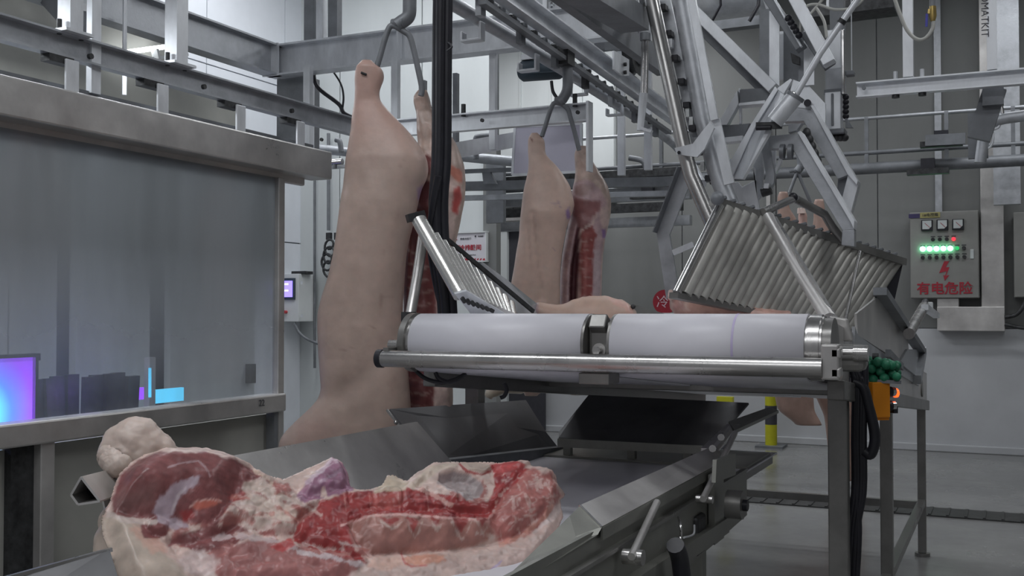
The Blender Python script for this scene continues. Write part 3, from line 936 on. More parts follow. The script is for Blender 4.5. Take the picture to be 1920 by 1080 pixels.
B().prof(tm(1418, 236, 5.0), tm(1466, 235, 5.0), Rp(.025, .03)).build('pivot_plate', M['darkm'], mc)
B().tube([tm(1418, 240, 4.98), tm(1446, 239, 4.98)], 0.012, 10).build('pivot_pin', M['black'], mc)
# cylinder and rod
B().tube([tm(1452, 228, 4.98), tm(1490, 182, 4.98)], 0.040, 20).build('air_cylinder', M['galvl'], mc)
B().tube([tm(1489, 184, 4.98), tm(1493, 178, 4.98)], 0.045, 20).build('cylinder_cap', M['galvd'], mc)
B().ball(tm(1486, 178, 4.96), 0.018).build('air_fitting', M['chrome'], mc)
B().tube([tm(1490, 182, 4.98), tm(1538, 100, 4.98), tm(1618, -15, 4.98)], 0.015, 12).build('piston_rod', M['galvl'], mc)
B().tube([tm(1576, 44, 4.98), tm(1581, 37, 4.98)], 0.020, 12).build('rod_joint', M['darkm'], mc)
# big bent arms right
pz([(480, 210), (615, 205), (850, 640), (785, 665), (570, 300), (440, 305)], 5.45, 'galv', 'bent_arm', .07)
pz([(615, 203), (640, 207), (915, 680), (908, 705), (850, 640)], 5.43, 'galvl', 'arm_edge', .11)  # paler edge colour stands in for light on the narrow face
pz([(850, 640), (908, 690), (918, 692), (868, 882), (810, 800)], 5.45, 'galvl', 'bent_arm', .08)
pz([(785, 668), (850, 640), (812, 795), (778, 740)], 5.50, 'galvd', 'bent_arm', .05)
pz([(350, 395), (535, 378), (872, 945), (890, 982), (815, 988), (500, 475), (350, 475)], 5.15, 'galv', 'bent_arm', .07)
pz([(535, 376), (556, 365), (895, 930), (890, 982), (870, 940)], 5.13, 'galvl', 'arm_edge', .11)
pz([(815, 988), (890, 982), (890, 1090), (808, 1080)], 5.15, 'galv', 'bent_arm', .07)
pz([(300, 480), (350, 400), (385, 640), (380, 690), (350, 735), (300, 735), (318, 690), (330, 640)], 5.22, 'galv', 'drop_plate', .04)
pz([(318, 690), (352, 690), (345, 722), (314, 722)], 5.18, 'galvl', 'drop_foot', .04)
pz([(365, 480), (390, 480), (385, 600), (368, 600)], 5.26, 'galvl', 'drop_rod', .03)
pz([(410, 530), (432, 540), (390, 630), (378, 615)], 5.25, 'galvl', 'drop_rod', .03)
pz([(245, 585), (300, 470), (310, 600), (300, 770), (270, 800), (258, 600)], 5.30, 'galv', 'rear_plate', .03)
B().tube([tm(1428, 362, 5.2), tm(1446, 356, 5.2)], 0.022, 14).build('roller_foot', M['darkm'], mc)
pz([(85, 680), (150, 680), (175, 712), (262, 668), (240, 590), (256, 590), (272, 770), (290, 860), (110, 860), (100, 740)], 5.2, 'galvl', 'vee_plate', .02)
for k in (0, 1): B().tube([tm(1463 + k * 15, 284, 5.1), tm(1471 + k * 15, 284, 5.1)], 0.035, 18).build('guide_roller', M['galvd'], mc)
B().plate([tm(1480, 236, 5.12), tm(1505, 232, 5.12), tm(1495, 246, 5.12), tm(1480, 250, 5.12)], 0.05).build('arm_bracket', M['galv'], mc)
for k in range(6): B().ball(tm(1512 + k * 5, 250 + k * 13, 5.3), 0.022, sq=(1, 1, 1.3)).build('chain_bit', M['darkm'], mc)
# cables near the ceiling right of the frame
ht = thing('air_hose', 'thin milky air hoses looping near the ceiling above the swing frame', 'hose', tm(1540, 10, 5.2))
for pl in (((1500, 60), (1506, 18), (1530, 8), (1565, 18), (1600, 14), (1622, -5)), ((1508, 40), (1530, 14), (1548, -8)), ((1530, 14), (1545, 40), (1550, 70))):
    B().tube(spline([tm(*p, 5.2) for p in pl]), 0.007, 8).build('hose', M['hosec'], ht)
B().prof(tm(1552, -20, 5.22), tm(1552, 14, 5.22), Rp(.012, .012), up=(1, 0, 0)).build('hose_rod', M['galvl'], ht)
o = thing('cable_tray', 'dark cable tray running under the ceiling behind the piston rod', 'tray', at(1560, 25, Y=9))
B().prof(at(1505, 32, Y=9), at(1680, 10, Y=9), Rp(.30, .10)).build('tray_body', M['darkm'], o)

# vertical actuator
va = thing('lift_actuator', 'upright silver actuator column hanging right of the swing frame', 'machine', at(1570, 130, Y=5.6))
def tv(px, py): return at(px, py, Y=5.6)
def vbox(x0, x1, y0, y1, name, m, dep=.08, yo=0):
    a, c = tv(x0, y0), tv(x1, y1)
    return B().box(((a.x + c.x) / 2, 5.6 + yo, (a.z + c.z) / 2), (c.x - a.x, dep, a.z - c.z)).build(name, M[m], va, bevel=0.004)
vbox(1552, 1580, 60, 135, 'upper_slide', 'galvl')
vbox(1580, 1587, 60, 180, 'slide_rod', 'chrome', .02, -.05)
vbox(1550, 1584, 133, 172, 'middle_block', 'galv', .10)
vbox(1550, 1580, 178, 245, 'lower_cylinder', 'galvl', .09, -.02)
vbox(1548, 1582, 172, 179, 'flange', 'galvd', .12)
vbox(1552, 1586, 245, 252, 'foot_plate', 'galvd', .12)
vbox(1562, 1567, 180, 240, 'slot', 'galvd', .02, -.065)
vbox(1595, 1598, -20, 135, 'guide_rod', 'galvl', .01)
vbox(1586, 1602, 135, 142, 'rod_bracket', 'galvd', .06)
for k in range(5):
    B().ball(tv(1586, 182 + k * 9), 0.016).build('valve_knob', M['black'], va)
for k in range(4): B().ball(tv(1560 + k * 8, 258), 0.02).build('grease_nut', M['darkm'], va)
B().plate([tv(1584, 215), tv(1600, 240), tv(1586, 240)], .02).build('cam_plate', M['galvd'], va)
B().box((tv(1568, 60).x, 5.65, (CEIL + tv(1568, 60).z) / 2), (.07, .06, CEIL - tv(1568, 60).z)).build('hanger_tube', M['galvd'], va)

# right-hand channel and its hangers
chR = thing('side_channel', 'galvanised channel beam at upper right with two square hangers', 'beam', at(1760, 155, Y=5.3))
a_, c_ = at(1606, 173, Y=5.3), at(2010, 133, Y=5.3)
a_.z = c_.z = at(1760, 157, Y=5.3).z
B().prof(a_, c_, flip(Cp(0.05, 0.072, 0.007))).build('channel', M['galvl'], chR)
for px, wd, yy in ((1703, .045, 5.3), (1860, .042, 5.3)):
    p = at(px, 100, Y=yy)
    B().box((p.x, yy, (CEIL + a_.z) / 2 + .02), (wd, .05, CEIL - a_.z - .04)).build('hanger', M['galvl'], chR)
for px, py in ((1679, 139), (1729, 134)):
    p = at(px, py, Y=5.3); B().tube([(p.x, 5.3, a_.z + .03), (p.x, 5.3, a_.z + .075)], .010, 10).build('bolt', M['galvl'], chR)
    B().tube([(p.x, 5.3, a_.z - .05), (p.x, 5.3, a_.z - .032)], .018, 10).build('bolt', M['darkm'], chR)
p = at(1620, 165, Y=5.27); B().tube([p, p + Vector((0, -.012, 0))], .010, 10).build('bolt', M['galvd'], chR)
B().box(at(1862, 178, Y=5.4), (.09, .05, .10)).build('lower_clip', M['galvd'], chR)
B().prof(at(1866, 165, Y=5.45), at(1835, 262, Y=5.45), Rp(.05, .10)).build('slanted_leg', M['galvd'], chR)
text('DMATKIT', at(1846, 30, Y=5.27), .045, M['ink'], 'marker_writing', chR, RY @ Matrix.Rotation(-PI / 2, 3, 'Z'), depth=.0006)
p = at(1885, 60, Y=11.5)
o = B().box((p.x, 11.5, 3.9), (.24, .1, 2.7)).build('duct_riser', M['galv'])
tag(o, 'wide pale riser duct on the far wall behind the right-hand hanger', 'duct')

# hose with brass valve
o = thing('valve_hose', 'milky hose looping down to a brass valve with a blue lever, upper right', 'hose', at(1720, 40, Y=5.0))
def th(px, py): return at(px, py, Y=5.0)
B().tube(spline([th(1672, -20), th(1685, 20), th(1700, 55), th(1718, 73), th(1735, 72), th(1748, 55), th(1750, 38)]), 0.0085, 10).build('hose', M['hosec'], o)
B().tube([th(1749, 40), th(1749, 30), th(1749, 12)], [.010, .016, .014], 14).build('valve_body', M['brass'], o)
B().tube([th(1748, 12), th(1748, -20)], 0.012, 10).build('supply_pipe', M['galvd'], o)
B().prof(th(1740, 22), th(1748, 22), Rp(.02, .02)).build('valve_stem', M['brass'], o)
B().prof(th(1738, 26), th(1737, 50), Rp(.01, .01), up=(1, 0, 0)).build('valve_lever', M['bluep'], o)

# grey pipe bend right
o = thing('water_pipe', 'fat grey pipe coming in from the right edge and bending down, thin tubes beside it', 'pipe', at(1860, 230, Y=7.5))
def tp(px, py): return at(px, py, Y=7.5)
B().tube(spline([tp(2000, 203), tp(1920, 217), tp(1880, 223), tp(1855, 232), tp(1846, 250), tp(1842, 275), tp(1838, 305)]), 0.036, 18).build('pipe', M['galv'], o)
B().tube(spline([tp(1874, 228), tp(1872, 238), tp(1858, 244), tp(1845, 246)]), 0.010, 10).build('side_tube', M['galvl'], o)
B().tube(spline([tp(1861, 245), tp(1862, 262), tp(1856, 276), tp(1844, 280)]), 0.008, 10).build('side_tube', M['galvl'], o)
B().tube([tp(1876, 190), tp(1880, 215)], 0.012, 10).build('chrome_tube', M['chrome'], o)
o = B().box((tp(1833, 250).x, 7.6, tp(1833, 250).z), (.12, .06, .30)).build('pipe_bracket', M['galvd'])
tag(o, 'dark bracket plate beside the bend of the fat grey pipe', 'bracket')

# far rail along the wall
YR = 10.6
fr_ = thing('far_rail', 'dark double rail with small carriages running along the far wall at head height', 'rail', at(1500, 320, Y=YR))
zr = at(1700, 312, Y=YR).z
B().tube([(-6.3, YR, zr), (XR, YR, zr)], 0.055, 14).build('rail_pipe', M['galvd'], fr_)
B().tube([(-6.3, YR, zr + .15), (XR, YR, zr + .15)], 0.022, 10).build('rail_pipe', M['galvd'], fr_)
B().tube([(-6.3, YR, zr + .48), (XR, YR, zr + .48)], 0.018, 10).build('rail_pipe', M['galv'], fr_)
XQ = at(1290, 350, Y=YR).x
B().prof((-6.3, YR + .1, zr - .13), (XQ, YR + .1, zr - .13), Rp(.10, .14)).build('rail_beam', M['galv'], fr_)
B().prof((-6.3, YR + .1, zr - .42), (XQ, YR + .1, zr - .42), Rp(.10, .10)).build('rail_beam', M['galv'], fr_)
B().prof((-6.3, YR - .2, zr + .05), (XQ, YR - .2, zr + .05), Rp(.07, .08)).build('rail_beam', M['darkm'], fr_)
B().prof((-6.3, YR - .2, zr - .30), (XQ, YR - .2, zr - .30), Rp(.07, .09)).build('rail_beam', M['darkm'], fr_)
for px in (1240, 1345, 1625, 1775, 1900):
    p = at(px, 300, Y=YR)
    B().box((p.x, YR, zr + .25), (.035, .035, .48)).build('rail_post', M['galvd'], fr_)
for px, py in ((1740, 322), (1215, 368), (905, 365), (890, 378), (1765, 270), (1190, 340)):
    p = at(px, py, Y=YR - .15)
    B().box(p, (.36, .10, .05)).build('carriage', M['darkm'], fr_)
    B().box(p + Vector((0, 0, .06)), (.12, .08, .12)).build('carriage_block', M['black'], fr_)
B().prof(at(1735, 264, Y=YR - .2), at(1810, 260, Y=YR - .2), Rp(.05, .10)).build('clamp_bar', M['galvd'], fr_)
B().tube(spline([at(1180, 296, Y=YR - .1), at(1205, 302, Y=YR - .1), at(1212, 320, Y=YR - .1)]), .03, 10).build('rail_bend', M['galvd'], fr_)
fl = thing('near_rail', 'grey pipe rail with drop brackets behind the nearest pork, left of the lilac board', 'rail', at(900, 290, Y=7.4))
B().tube([at(560, 275, Y=7.4), at(700, 290, Y=7.4), at(860, 293, Y=7.4), at(965, 303, Y=7.4)], .04, 14).build('rail_pipe', M['galv'], fl)
B().prof(at(860, 322, Y=7.5), at(965, 318, Y=7.5), Rp(.04, .03)).build('rail_strip', M['galvd'], fl)
B().tube(spline([at(893, 298, Y=7.3), at(892, 262, Y=7.3), at(900, 256, Y=7.3), at(930, 254, Y=7.3)]), .022, 12).build('bent_arm', M['galvd'], fl)
B().tube(spline([at(640, 285, Y=7.3), at(637, 266, Y=7.3), at(630, 262, Y=7.3)]), .022, 12).build('bent_arm', M['galvd'], fl)
B().plate([at(905, 322, Y=7.5), at(920, 322, Y=7.5), at(932, 345, Y=7.5), at(908, 345, Y=7.5)], .03).build('rail_gusset', M['galvd'], fl)
B().box((at(930, 340, Y=8.0).x, 8.0, at(930, 340, Y=8).z - .1), (.16, .05, .5)).build('rail_post', M['galvd'], fl)
B().prof(at(850, 350, Y=7.6), at(1290, 340, Y=7.6), Rp(.07, .07)).build('lower_beam', M['galvd'], fl)
B().prof(at(850, 372, Y=7.6), at(1290, 362, Y=7.6), Rp(.05, .04)).build('lower_beam', M['galv'], fl)

# wall-mounted things ------------------------------------------------
# cabinet with lamps
YC = 12.2
def tc_(px, py, y=YC): return at(px, py, Y=y)
cabn = thing('control_cabinet', 'grey control cabinet with green lamps and red writing on the far wall', 'cabinet', tc_(1770, 560))
p, q = tc_(1706, 402), tc_(1836, 559)
q.x = tc_(1836, 480).x
zc0, zc1 = q.z, p.z + .02
B().box(((p.x + q.x) / 2, YC + .12, (zc0 + zc1) / 2), (q.x - p.x, .24, zc1 - zc0)).build('cabinet_body', M['cab'], cabn, bevel=.008)
B().box(((p.x + q.x) / 2, YC - .01, (zc0 + zc1) / 2), (q.x - p.x - .01, .02, zc1 - zc0 - .01)).build('cabinet_door', M['cab'], cabn, bevel=.006)
CX0, CX1 = p.x, q.x
def cabpt(u, v, off=.02): return Vector((CX0 + (CX1 - CX0) * u, YC - off, zc1 + (zc0 - zc1) * v))
for i, u in enumerate((.255, .48, .705)):
    mo = B().box(cabpt(u, .16, .035), (.115, .03, .115)).build('meter', M['black'], cabn, bevel=.003)
    c_ = cabpt(u, .155, .052)
    B().plate([c_ + Vector(v_) for v_ in ((-.045, 0, -.045), (.018, 0, -.045), (.045, 0, -.018), (.045, 0, .045), (-.045, 0, .045))], .004).build('meter_face', M['glassw'], mo)
    B().prof(c_ + Vector((.03, -.004, -.03)), c_ + Vector((-.02, -.004, .02)), Rp(.004, .004)).build('needle', M['red'], mo)
rows_ = [(.325, [(.34, 'darkm'), (.44, 'darkm'), (.54, 'darkm'), (.64, 'redl')]),
         (.43, [(.19, 'green'), (.29, 'green'), (.39, 'green'), (.49, 'green'), (.59, 'green'), (.69, 'greend'), (.785, 'darkm')]),
         (.53, [(.19 + .1 * k, 'darkm') for k in range(7)])]
for v, lst in rows_:
    for u, mm in lst:
        c_ = cabpt(u, v)
        big = .028 if mm == 'green' else .020
        B().tube([c_, c_ + Vector((0, -.03, 0))], big, 16).build('indicator_lamp' if mm not in ('darkm',) else 'push_button', M[mm], cabn)
        B().box(cabpt(u, v - .035, .021), (.045, .003, .010)).build('name_strip', M['ink'], cabn)
c_ = cabpt(.90, .50)
hd = B().box(c_, (.035, .02, .10)).build('door_handle', M['glassw'], cabn, bevel=.004)
B().plate([cabpt(u, v, .024) for u, v in ((.50, .575), (.575, .575), (.52, .645), (.575, .645), (.525, .74), (.57, .735), (.505, .80), (.485, .735), (.51, .74), (.535, .69), (.425, .71))], .003).build('lightning_mark', M['red'], cabn)
text('有电危险', cabpt(.50, .895, .024), .138, M['red'], 'warning_writing', cabn, RY, fatten=.003, squash=1.0)
B().box(cabpt(.08, .045, .024), (.13, .006, .045)).build('violet_label', M['purple'], cabn)
yl = B().box(cabpt(.30, .04, .026), (.20, .006, .058)).build('yellow_label', M['tape'], cabn)
text('1#电控箱', cabpt(.30, .04, .031), .04, M['ink'], 'label_writing', yl, RY)
# second cabinet at the right edge
cab2 = thing('control_cabinet', 'grey cabinet cut off by the right picture edge, red writing low on it', 'cabinet', tc_(1930, 555))
p2 = tc_(1900, 398); q2z = tc_(1900, 558).z
B().box((p2.x + .4, YC + .12, (p2.z + q2z) / 2), (.8, .24, p2.z - q2z)).build('cabinet_body', M['cab'], cab2, bevel=.008)
B().box((p2.x + .4, YC - .01, (p2.z + q2z) / 2), (.79, .02, p2.z - q2z - .01)).build('cabinet_door', M['cab'], cab2, bevel=.006)
text('有电危险', (p2.x + .40, YC - .024, q2z + .10), .138, M['red'], 'warning_writing', cab2, RY, fatten=.003)
# trunking
tk = thing('cable_trunking', 'galvanised cable trunking running up the wall beside the green-lamped cabinet', 'trunking', tc_(1860, 560))
x0_, x1_ = tc_(1839, 480).x, tc_(1883, 480).x
ztop, zb0, zb1 = CEIL, tc_(1860, 621).z, tc_(1860, 575).z
B().box(((x0_ + x1_) / 2, YC + .14, (CEIL + zb0) / 2), (x1_ - x0_, .16, CEIL - zb0)).build('vertical_trunk', M['stainw'], tk, bevel=.006)
xa_ = tc_(1757, 600).x
B().box(((xa_ + x1_) / 2, YC + .10, (zb0 + zb1) / 2), (x1_ - xa_, .2, zb1 - zb0)).build('lower_trunk', M['stainw'], tk, bevel=.006)
xb_ = tc_(1798, 600).x
B().box(((xa_ + xb_) / 2, YC + .12, (zc0 + zb0) / 2), (xb_ - xa_, .2, zc0 - zb0)).build('riser_trunk', M['stainw'], tk, bevel=.006)
p = tc_(1758, 380)
B().box((p.x, YC + .22, (CEIL + zc1) / 2), (.07, .06, CEIL - zc1)).build('conduit', M['galv'], tk)
o = B().tube(spline([tc_(1884, 595), tc_(1905, 590), tc_(1918, 575), tc_(1925, 555)]), .022, 10).build('cable', M['darkm'])
tag(o, 'dark cable curving up from the trunking to the cut-off cabinet', 'cable')
o = B().tube(spline([tc_(1884, 608), tc_(1905, 613), tc_(1940, 618)]), .02, 10).build('cable', M['darkm'])
tag(o, 'dark cable running right from the trunking foot, lowest of the two', 'cable')
for px in (1441,):
    p = at(px, 150, Y=YF)
    B().box((p.x, YF - .04, 3.4), (.045, .04, 3.8)).build('joint_strip', M['stainw'], wf)

# white box with screen on the back wall
YW = 8.66
def tw(px, py): return at(px, py, Y=YW)
o = thing('screen_box', 'white wall box with a violet screen and red button right of the spray booth', 'control box', tw(555, 605))
p, q = tw(520, 514), tw(561, 603)
B().box(((p.x + q.x) / 2, YW + .13, (p.z + q.z) / 2), (q.x - p.x, .26, p.z - q.z)).build('box_body', M['white'], o, bevel=.006)
bd = B().box(((p.x + q.x) / 2, YW - .008, (p.z + q.z) / 2), (q.x - p.x + .008, .02, p.z - q.z)).build('box_door', M['white'], o, bevel=.004)
s0, s1 = tw(522, 522), tw(556, 562)
B().box(((s0.x + s1.x) / 2, YW - .022, (s0.z + s1.z) / 2), (s1.x - s0.x, .02, s0.z - s1.z)).build('screen_frame', M['motor'], o)
s0, s1 = tw(524, 527), tw(552, 557)
sc_ = B().box(((s0.x + s1.x) / 2, YW - .034, (s0.z + s1.z) / 2), (s1.x - s0.x, .006, s0.z - s1.z)).build('screen', M['screen'], o)
for v in (533, 545): B().box((tw(541, v).x, YW - .040, tw(541, v).z), (.05, .006, .016)).build('screen_line', M['screenw'], sc_)
c_ = tw(539, 585)
B().tube([c_ + Vector((0, -.015, 0)), c_ + Vector((0, -.05, 0))], .016, 14).build('red_button', M['redc'], o)
for v in (530, 592): B().box(tw(566, v), (.012, .02, .03)).build('hinge', M['galvl'], o)
B().box((tw(560, 508).x - .03, YW + .1, tw(555, 511).z), (.16, .14, .03)).build('cable_heap', M['darkm'], o)
B().tube(spline([tw(552, 605), tw(560, 622), tw(575, 635), tw(598, 645)]), .014, 10).build('cable', M['galvd'], o)
o = thing('wall_conduit', 'thin dark conduit with socket and coiled cable left of the nearest pork', 'conduit', at(617, 480, Y=8.9))
B().tube([at(616, 250, Y=8.9), at(616, 432, Y=8.9)], .018, 10).build('conduit_pipe', M['galvd'], o)
for px in (617, 632): B().box(at(px, 443, Y=8.88), (.05, .04, .07)).build('socket', M['darkm'], o)
cpts = []
for k in range(60):
    t = k / 59
    cpts.append(at(615 + 9 * math.sin(t * 26) + 3 * math.sin(t * 7), 455 + t * 55 + 12 * math.cos(t * 26), Y=8.85))
B().tube(cpts, .012, 8).build('coiled_cable', M['darkm'], o)
o = B().tube([at(590, 150, Y=8.9), at(590, 690, Y=8.9)], .014, 8).build('wall_strip', M['galvd'])
tag(o, 'thin vertical strip on the white back wall between the screen box and the nearest pork', 'strip')
o = B().tube(spline([at(588, 128, Y=5.93), at(590, 150, Y=5.93), at(600, 168, Y=5.93), at(635, 195, Y=5.93), at(645, 212, Y=5.93), at(665, 222, Y=5.93)]), .014, 10).build('cable', M['black'])
tag(o, 'black cable sagging behind the nearest hock from the roof beam', 'cable')
o = B().tube(spline([at(618, 125, Y=5.93), at(638, 155, Y=5.93), at(644, 180, Y=5.93), at(642, 205, Y=5.93)]), .007, 8).build('cable', M['black'])
tag(o, 'thin black wire arching down left of the nearest hock', 'cable')

# room sign
YSg = 8.9
def ts(px, py, o_=0): return at(px, py, Y=YSg - o_)
sg = thing('room_sign', 'white room sign with red Chinese writing and hazard stripes on the back wall end', 'sign', ts(880, 490))
p, q = ts(840, 436), ts(913, 490)
SX0, SX1, SZ1, SZ0 = p.x, q.x, ts(880, 436).z, ts(880, 490.5).z
B().box(((SX0 + SX1) / 2, YSg, (SZ0 + SZ1) / 2), (SX1 - SX0, .03, SZ1 - SZ0)).build('sign_face', M['sign'], sg, bevel=.003)
fb = B()
for z_ in (SZ0, SZ1): fb.box(((SX0 + SX1) / 2, YSg - .005, z_), (SX1 - SX0 + .02, .045, .012))
for x_ in (SX0, SX1): fb.box((x_, YSg - .005, (SZ0 + SZ1) / 2), (.012, .045, SZ1 - SZ0))
fb.build('sign_frame', M['white'], sg)
ps = 10.05 / F      # metres per photo pixel at the sign
def sq(px, py): return at(px, py, Y=YSg - .0175)
text('预冷排酸间', sq(876.5, 465), 11.0 * ps, M['red'], 'room_name', sg, RY, depth=.001, fatten=.0012, squash=1.06)
text('肉食大红门', sq(873, 448), 4.6 * ps, M['ink'], 'small_line', sg, RY, depth=.001)
text('Precooling acid-discharging Room', sq(876, 478), 2.6 * ps, M['ink'], 'latin_line', sg, RY, depth=.001)
B().tube([sq(891.5, 443), sq(891.5, 443) + Vector((0, -.003, 0))], 1.6 * ps, 12).build('round_logo', M['ink'], sg)
text('食品集团', sq(901, 443), 2.8 * ps, M['ink'], 'logo_words', sg, RY, depth=.001)
B().plate([sq(850, 450), sq(858, 450), sq(854, 446)], .003, (0, 1, 0)).build('red_logo', M['red'], sg)
for (u0, u1) in ((842, 884), (888, 890.5), (893.5, 896), (899, 901.5), (904.5, 909.5)):
    B().plate([sq(u0, 488), sq(u1, 488), sq(u1 + 2, 484.5), sq(u0 + 2, 484.5)], .003, (0, 1, 0)).build('hazard_stripe', M['red'], sg)

# round red sign seen over the belt
o = thing('round_sign', 'round dark red sign with a white character seen over the right belt', 'sign', at(1245, 565, Y=6.6))
c_ = at(1246, 566, Y=6.6)
B().tube([c_, c_ + Vector((0, .02, 0))], .078, 32).build('sign_disc', M['red'], o)
text('冷', c_ + Vector((-.012, -.004, -.005)), .085, M['pink'], 'sign_character', o, RY, depth=.001)
B().box(c_ + Vector((.05, 0, -.085)), (.22, .02, .03)).build('sign_foot', M['white'], o)
B().box((c_.x + .05, 6.62, (c_.z - .09) / 2), (.03, .03, c_.z - .09)).build('sign_post', M['galvd'], o)

# bollard + kerb
o = thing('bollard', 'yellow and black striped bollard standing near the far wall', 'bollard', (0, 0, 0))
pb = at(1446, 838, Z=0.0)
o.location = pb; ORG[o] = pb.copy()
for k, (z0, z1, mm) in enumerate(((0.02, .25, 'yellow'), (.25, .46, 'ink'), (.46, .68, 'yellow'), (.68, .9, 'ink'))):
    B().tube([pb + Vector((0, 0, z0)), pb + Vector((0, 0, z1))], .065, 24).build('band', M[mm], o)
B().box(pb + Vector((0, 0, .012)), (.30, .30, .024)).build('base_plate', M['galvd'], o)
for nm, (xa, xb, ya) in (('left', (1130, 1165, 737)), ('middle', (1240, 1288, 744)), ('right', (1345, 1375, 751))):
    p, q = at(xa, ya, Y=9.6), at(xb, ya, Y=9.6)
    o = thing('guard_rail_post', 'low black guard rail piece with a yellow band seen under the belt, %s of three' % nm, 'guard rail', ((p.x + q.x) / 2, 9.6, 0))
    B().box(((p.x + q.x) / 2, 9.6, p.z / 2 - .04), (.07, .07, p.z - .08)).build('post', M['ink'], o)
    B().box(((p.x + q.x) / 2, 9.6, p.z), (q.x - p.x, .06, .075)).build('yellow_band', M['yellow'], o)

# ================================================================== RAISED BELT CONVEYOR
Y0, Z0, R0 = 3.22, 1.395, 0.10
Y1, Z1 = 7.0, 1.05
XLc, XRc = -1.88, -0.50
up = thing('raised_conveyor', 'raised double conveyor with two white belts and steel legs in the middle of the hall', 'conveyor', (-1.2, 5.0, 0))
ang = math.atan2(Z1 - Z0, Y1 - Y0)


def loop(y0, z0, y1, z1, r, n=16):
    a = math.atan2(z1 - z0, y1 - y0)
    pts = []
    for k in range(n + 1):
        t = a + PI / 2 + PI * k / n
        pts.append((y0 + r * math.cos(t), z0 + r * math.sin(t)))
    for k in range(n + 1):
        t = a - PI / 2 + PI * k / n
        pts.append((y1 + r * math.cos(t), z1 + r * math.sin(t)))
    return pts


def belt(xa, xb, name='belt'):
    o_, i_ = loop(Y0, Z0, Y1, Z1, R0), loop(Y0, Z0, Y1, Z1, R0 - .006)
    n = len(o_)
    vs = [(xa, y, z) for y, z in o_] + [(xb, y, z) for y, z in o_] + [(xa, y, z) for y, z in i_] + [(xb, y, z) for y, z in i_]
    b = B()
    fs, f2 = [], []
    for k in range(n):
        k2 = (k + 1) % n
        fs += [(k, k2, n + k2, n + k), (2 * n + k, 3 * n + k, 3 * n + k2, 2 * n + k2)]
        f2 += [(k, 2 * n + k, 2 * n + k2, k2), (n + k, n + k2, 3 * n + k2, 3 * n + k)]
    b.add(vs, fs + f2, True)
    b.sm = [True] * len(fs) + [False] * len(f2)
    return b.build(name, M['belt'], up)


XM0, XM1 = -1.22, -1.125
belt(-1.845, XM0)
belt(XM1, -0.535)
for xa, xb in ((-1.88, -1.22), (-1.125, -.488)):
    B().tube([(xa, Y0, Z0), (xb, Y0, Z0)], R0 - .007, 40).build('drum', M['stain'], up)
    B().tube([(xa, Y1, Z1), (xb, Y1, Z1)], R0 - .007, 32).build('drum', M['stain'], up)
xi = at(1373, 640, Y=3.13).x
ib = B()
arc = [(Y0 + (R0 + .0006) * math.cos(t), Z0 + (R0 + .0006) * math.sin(t)) for t in [PI * (.45 + .75 * k / 14) for k in range(15)]]
ib.add([(xi - .0035, y, z) for y, z in arc] + [(xi + .0035, y, z) for y, z in arc], [(k, k + 1, k + 16, k + 15) for k in range(14)], True)
ib.build('ink_streak', M['lilac'], up)
# centre bracket with bolt
cb = B()
cb.box((-1.172, Y0 + .03, Z0 - .01), (.075, .17, .17))
cb.build('centre_bearing', M['staind'], up, bevel=.012)
B().box((-1.172, Y0 - .045, Z0 + .062), (.055, .06, .05), Matrix.Rotation(-.6, 3, 'X')).build('bearing_lid', M['staind'], up, bevel=.004)
B().tube([(-1.172, Y0 - .055, Z0 - .015), (-1.172, Y0 - .085, Z0 - .015)], .014, 6).build('bolt', M['stain'], up)
B().tube([(-1.172, Y0 - .052, Z0 - .015), (-1.172, Y0 - .060, Z0 - .015)], .022, 20).build('washer', M['stainw'], up)
for xk in (-1.215, -1.13): B().tube([(xk - .004, Y0, Z0), (xk + .004, Y0, Z0)], R0 - .001, 36).build('rim_ring', M['staind'], up)
# drum flanges
B().tube([(-1.885, Y0, Z0), (-1.862, Y0, Z0)], R0 + .002, 40).build('drum_flange', M['staind'], up)
B().tube([(-.528, Y0, Z0), (-.495, Y0, Z0)], R0 - .002, 40).build('drum_flange', M['stain'], up)
B().tube([(-.495, Y0, Z0), (-.462, Y0, Z0)], R0 - .012, 40).build('drum_flange', M['staind'], up)
# shaft ends
B().tube([(-1.93, Y0, Z0 - .01), (-1.88, Y0, Z0 - .01)], .032, 20).build('shaft_end', M['staind'], up)
B().tube([(-1.975, Y0, Z0 - .01), (-1.93, Y0, Z0 - .01)], .018, 16).build('shaft_end', M['stain'], up)
B().tube([(-.47, Y0 + .02, Z0 - .015), (-.41, Y0 + .02, Z0 - .015)], .019, 20).build('shaft_end', M['stain'], up)
B().tube([(-.412, Y0 + .02, Z0 - .015), (-.372, Y0 + .02, Z0 - .015)], .024, 20).build('shaft_end', M['stain'], up)
B().box((-.43, Y0 + .06, Z0 - .03), (.10, .08, .08)).build('bearing_block', M['staind'], up, bevel=.02)
# front guard tube
B().tube([(-1.915, 3.08, 1.343), (-.476, 3.08, 1.343)], .0285, 28).build('guard_tube', M['stain'], up)
B().tube([(-1.935, 3.08, 1.343), (-1.915, 3.08, 1.343)], .031, 28).build('tube_cap', M['black'], up)
bk = B(); bk.box((-.455, 3.10, 1.36), (.05, .06, .10)); bk.box((-.44, 3.09, 1.385), (.03, .04, .03)); bk.box((-.44, 3.09, 1.33), (.03, .04, .03))
bk.build('tube_bracket', M['stainw'], up, bevel=.006)
B().box((-1.90, 3.14, 1.36), (.02, .14, .04)).build('tube_bracket', M['staind'], up)
B().box((-1.16, 3.13, 1.295), (.10, .10, .035)).build('centre_support', M['staind'], up, bevel=.004)
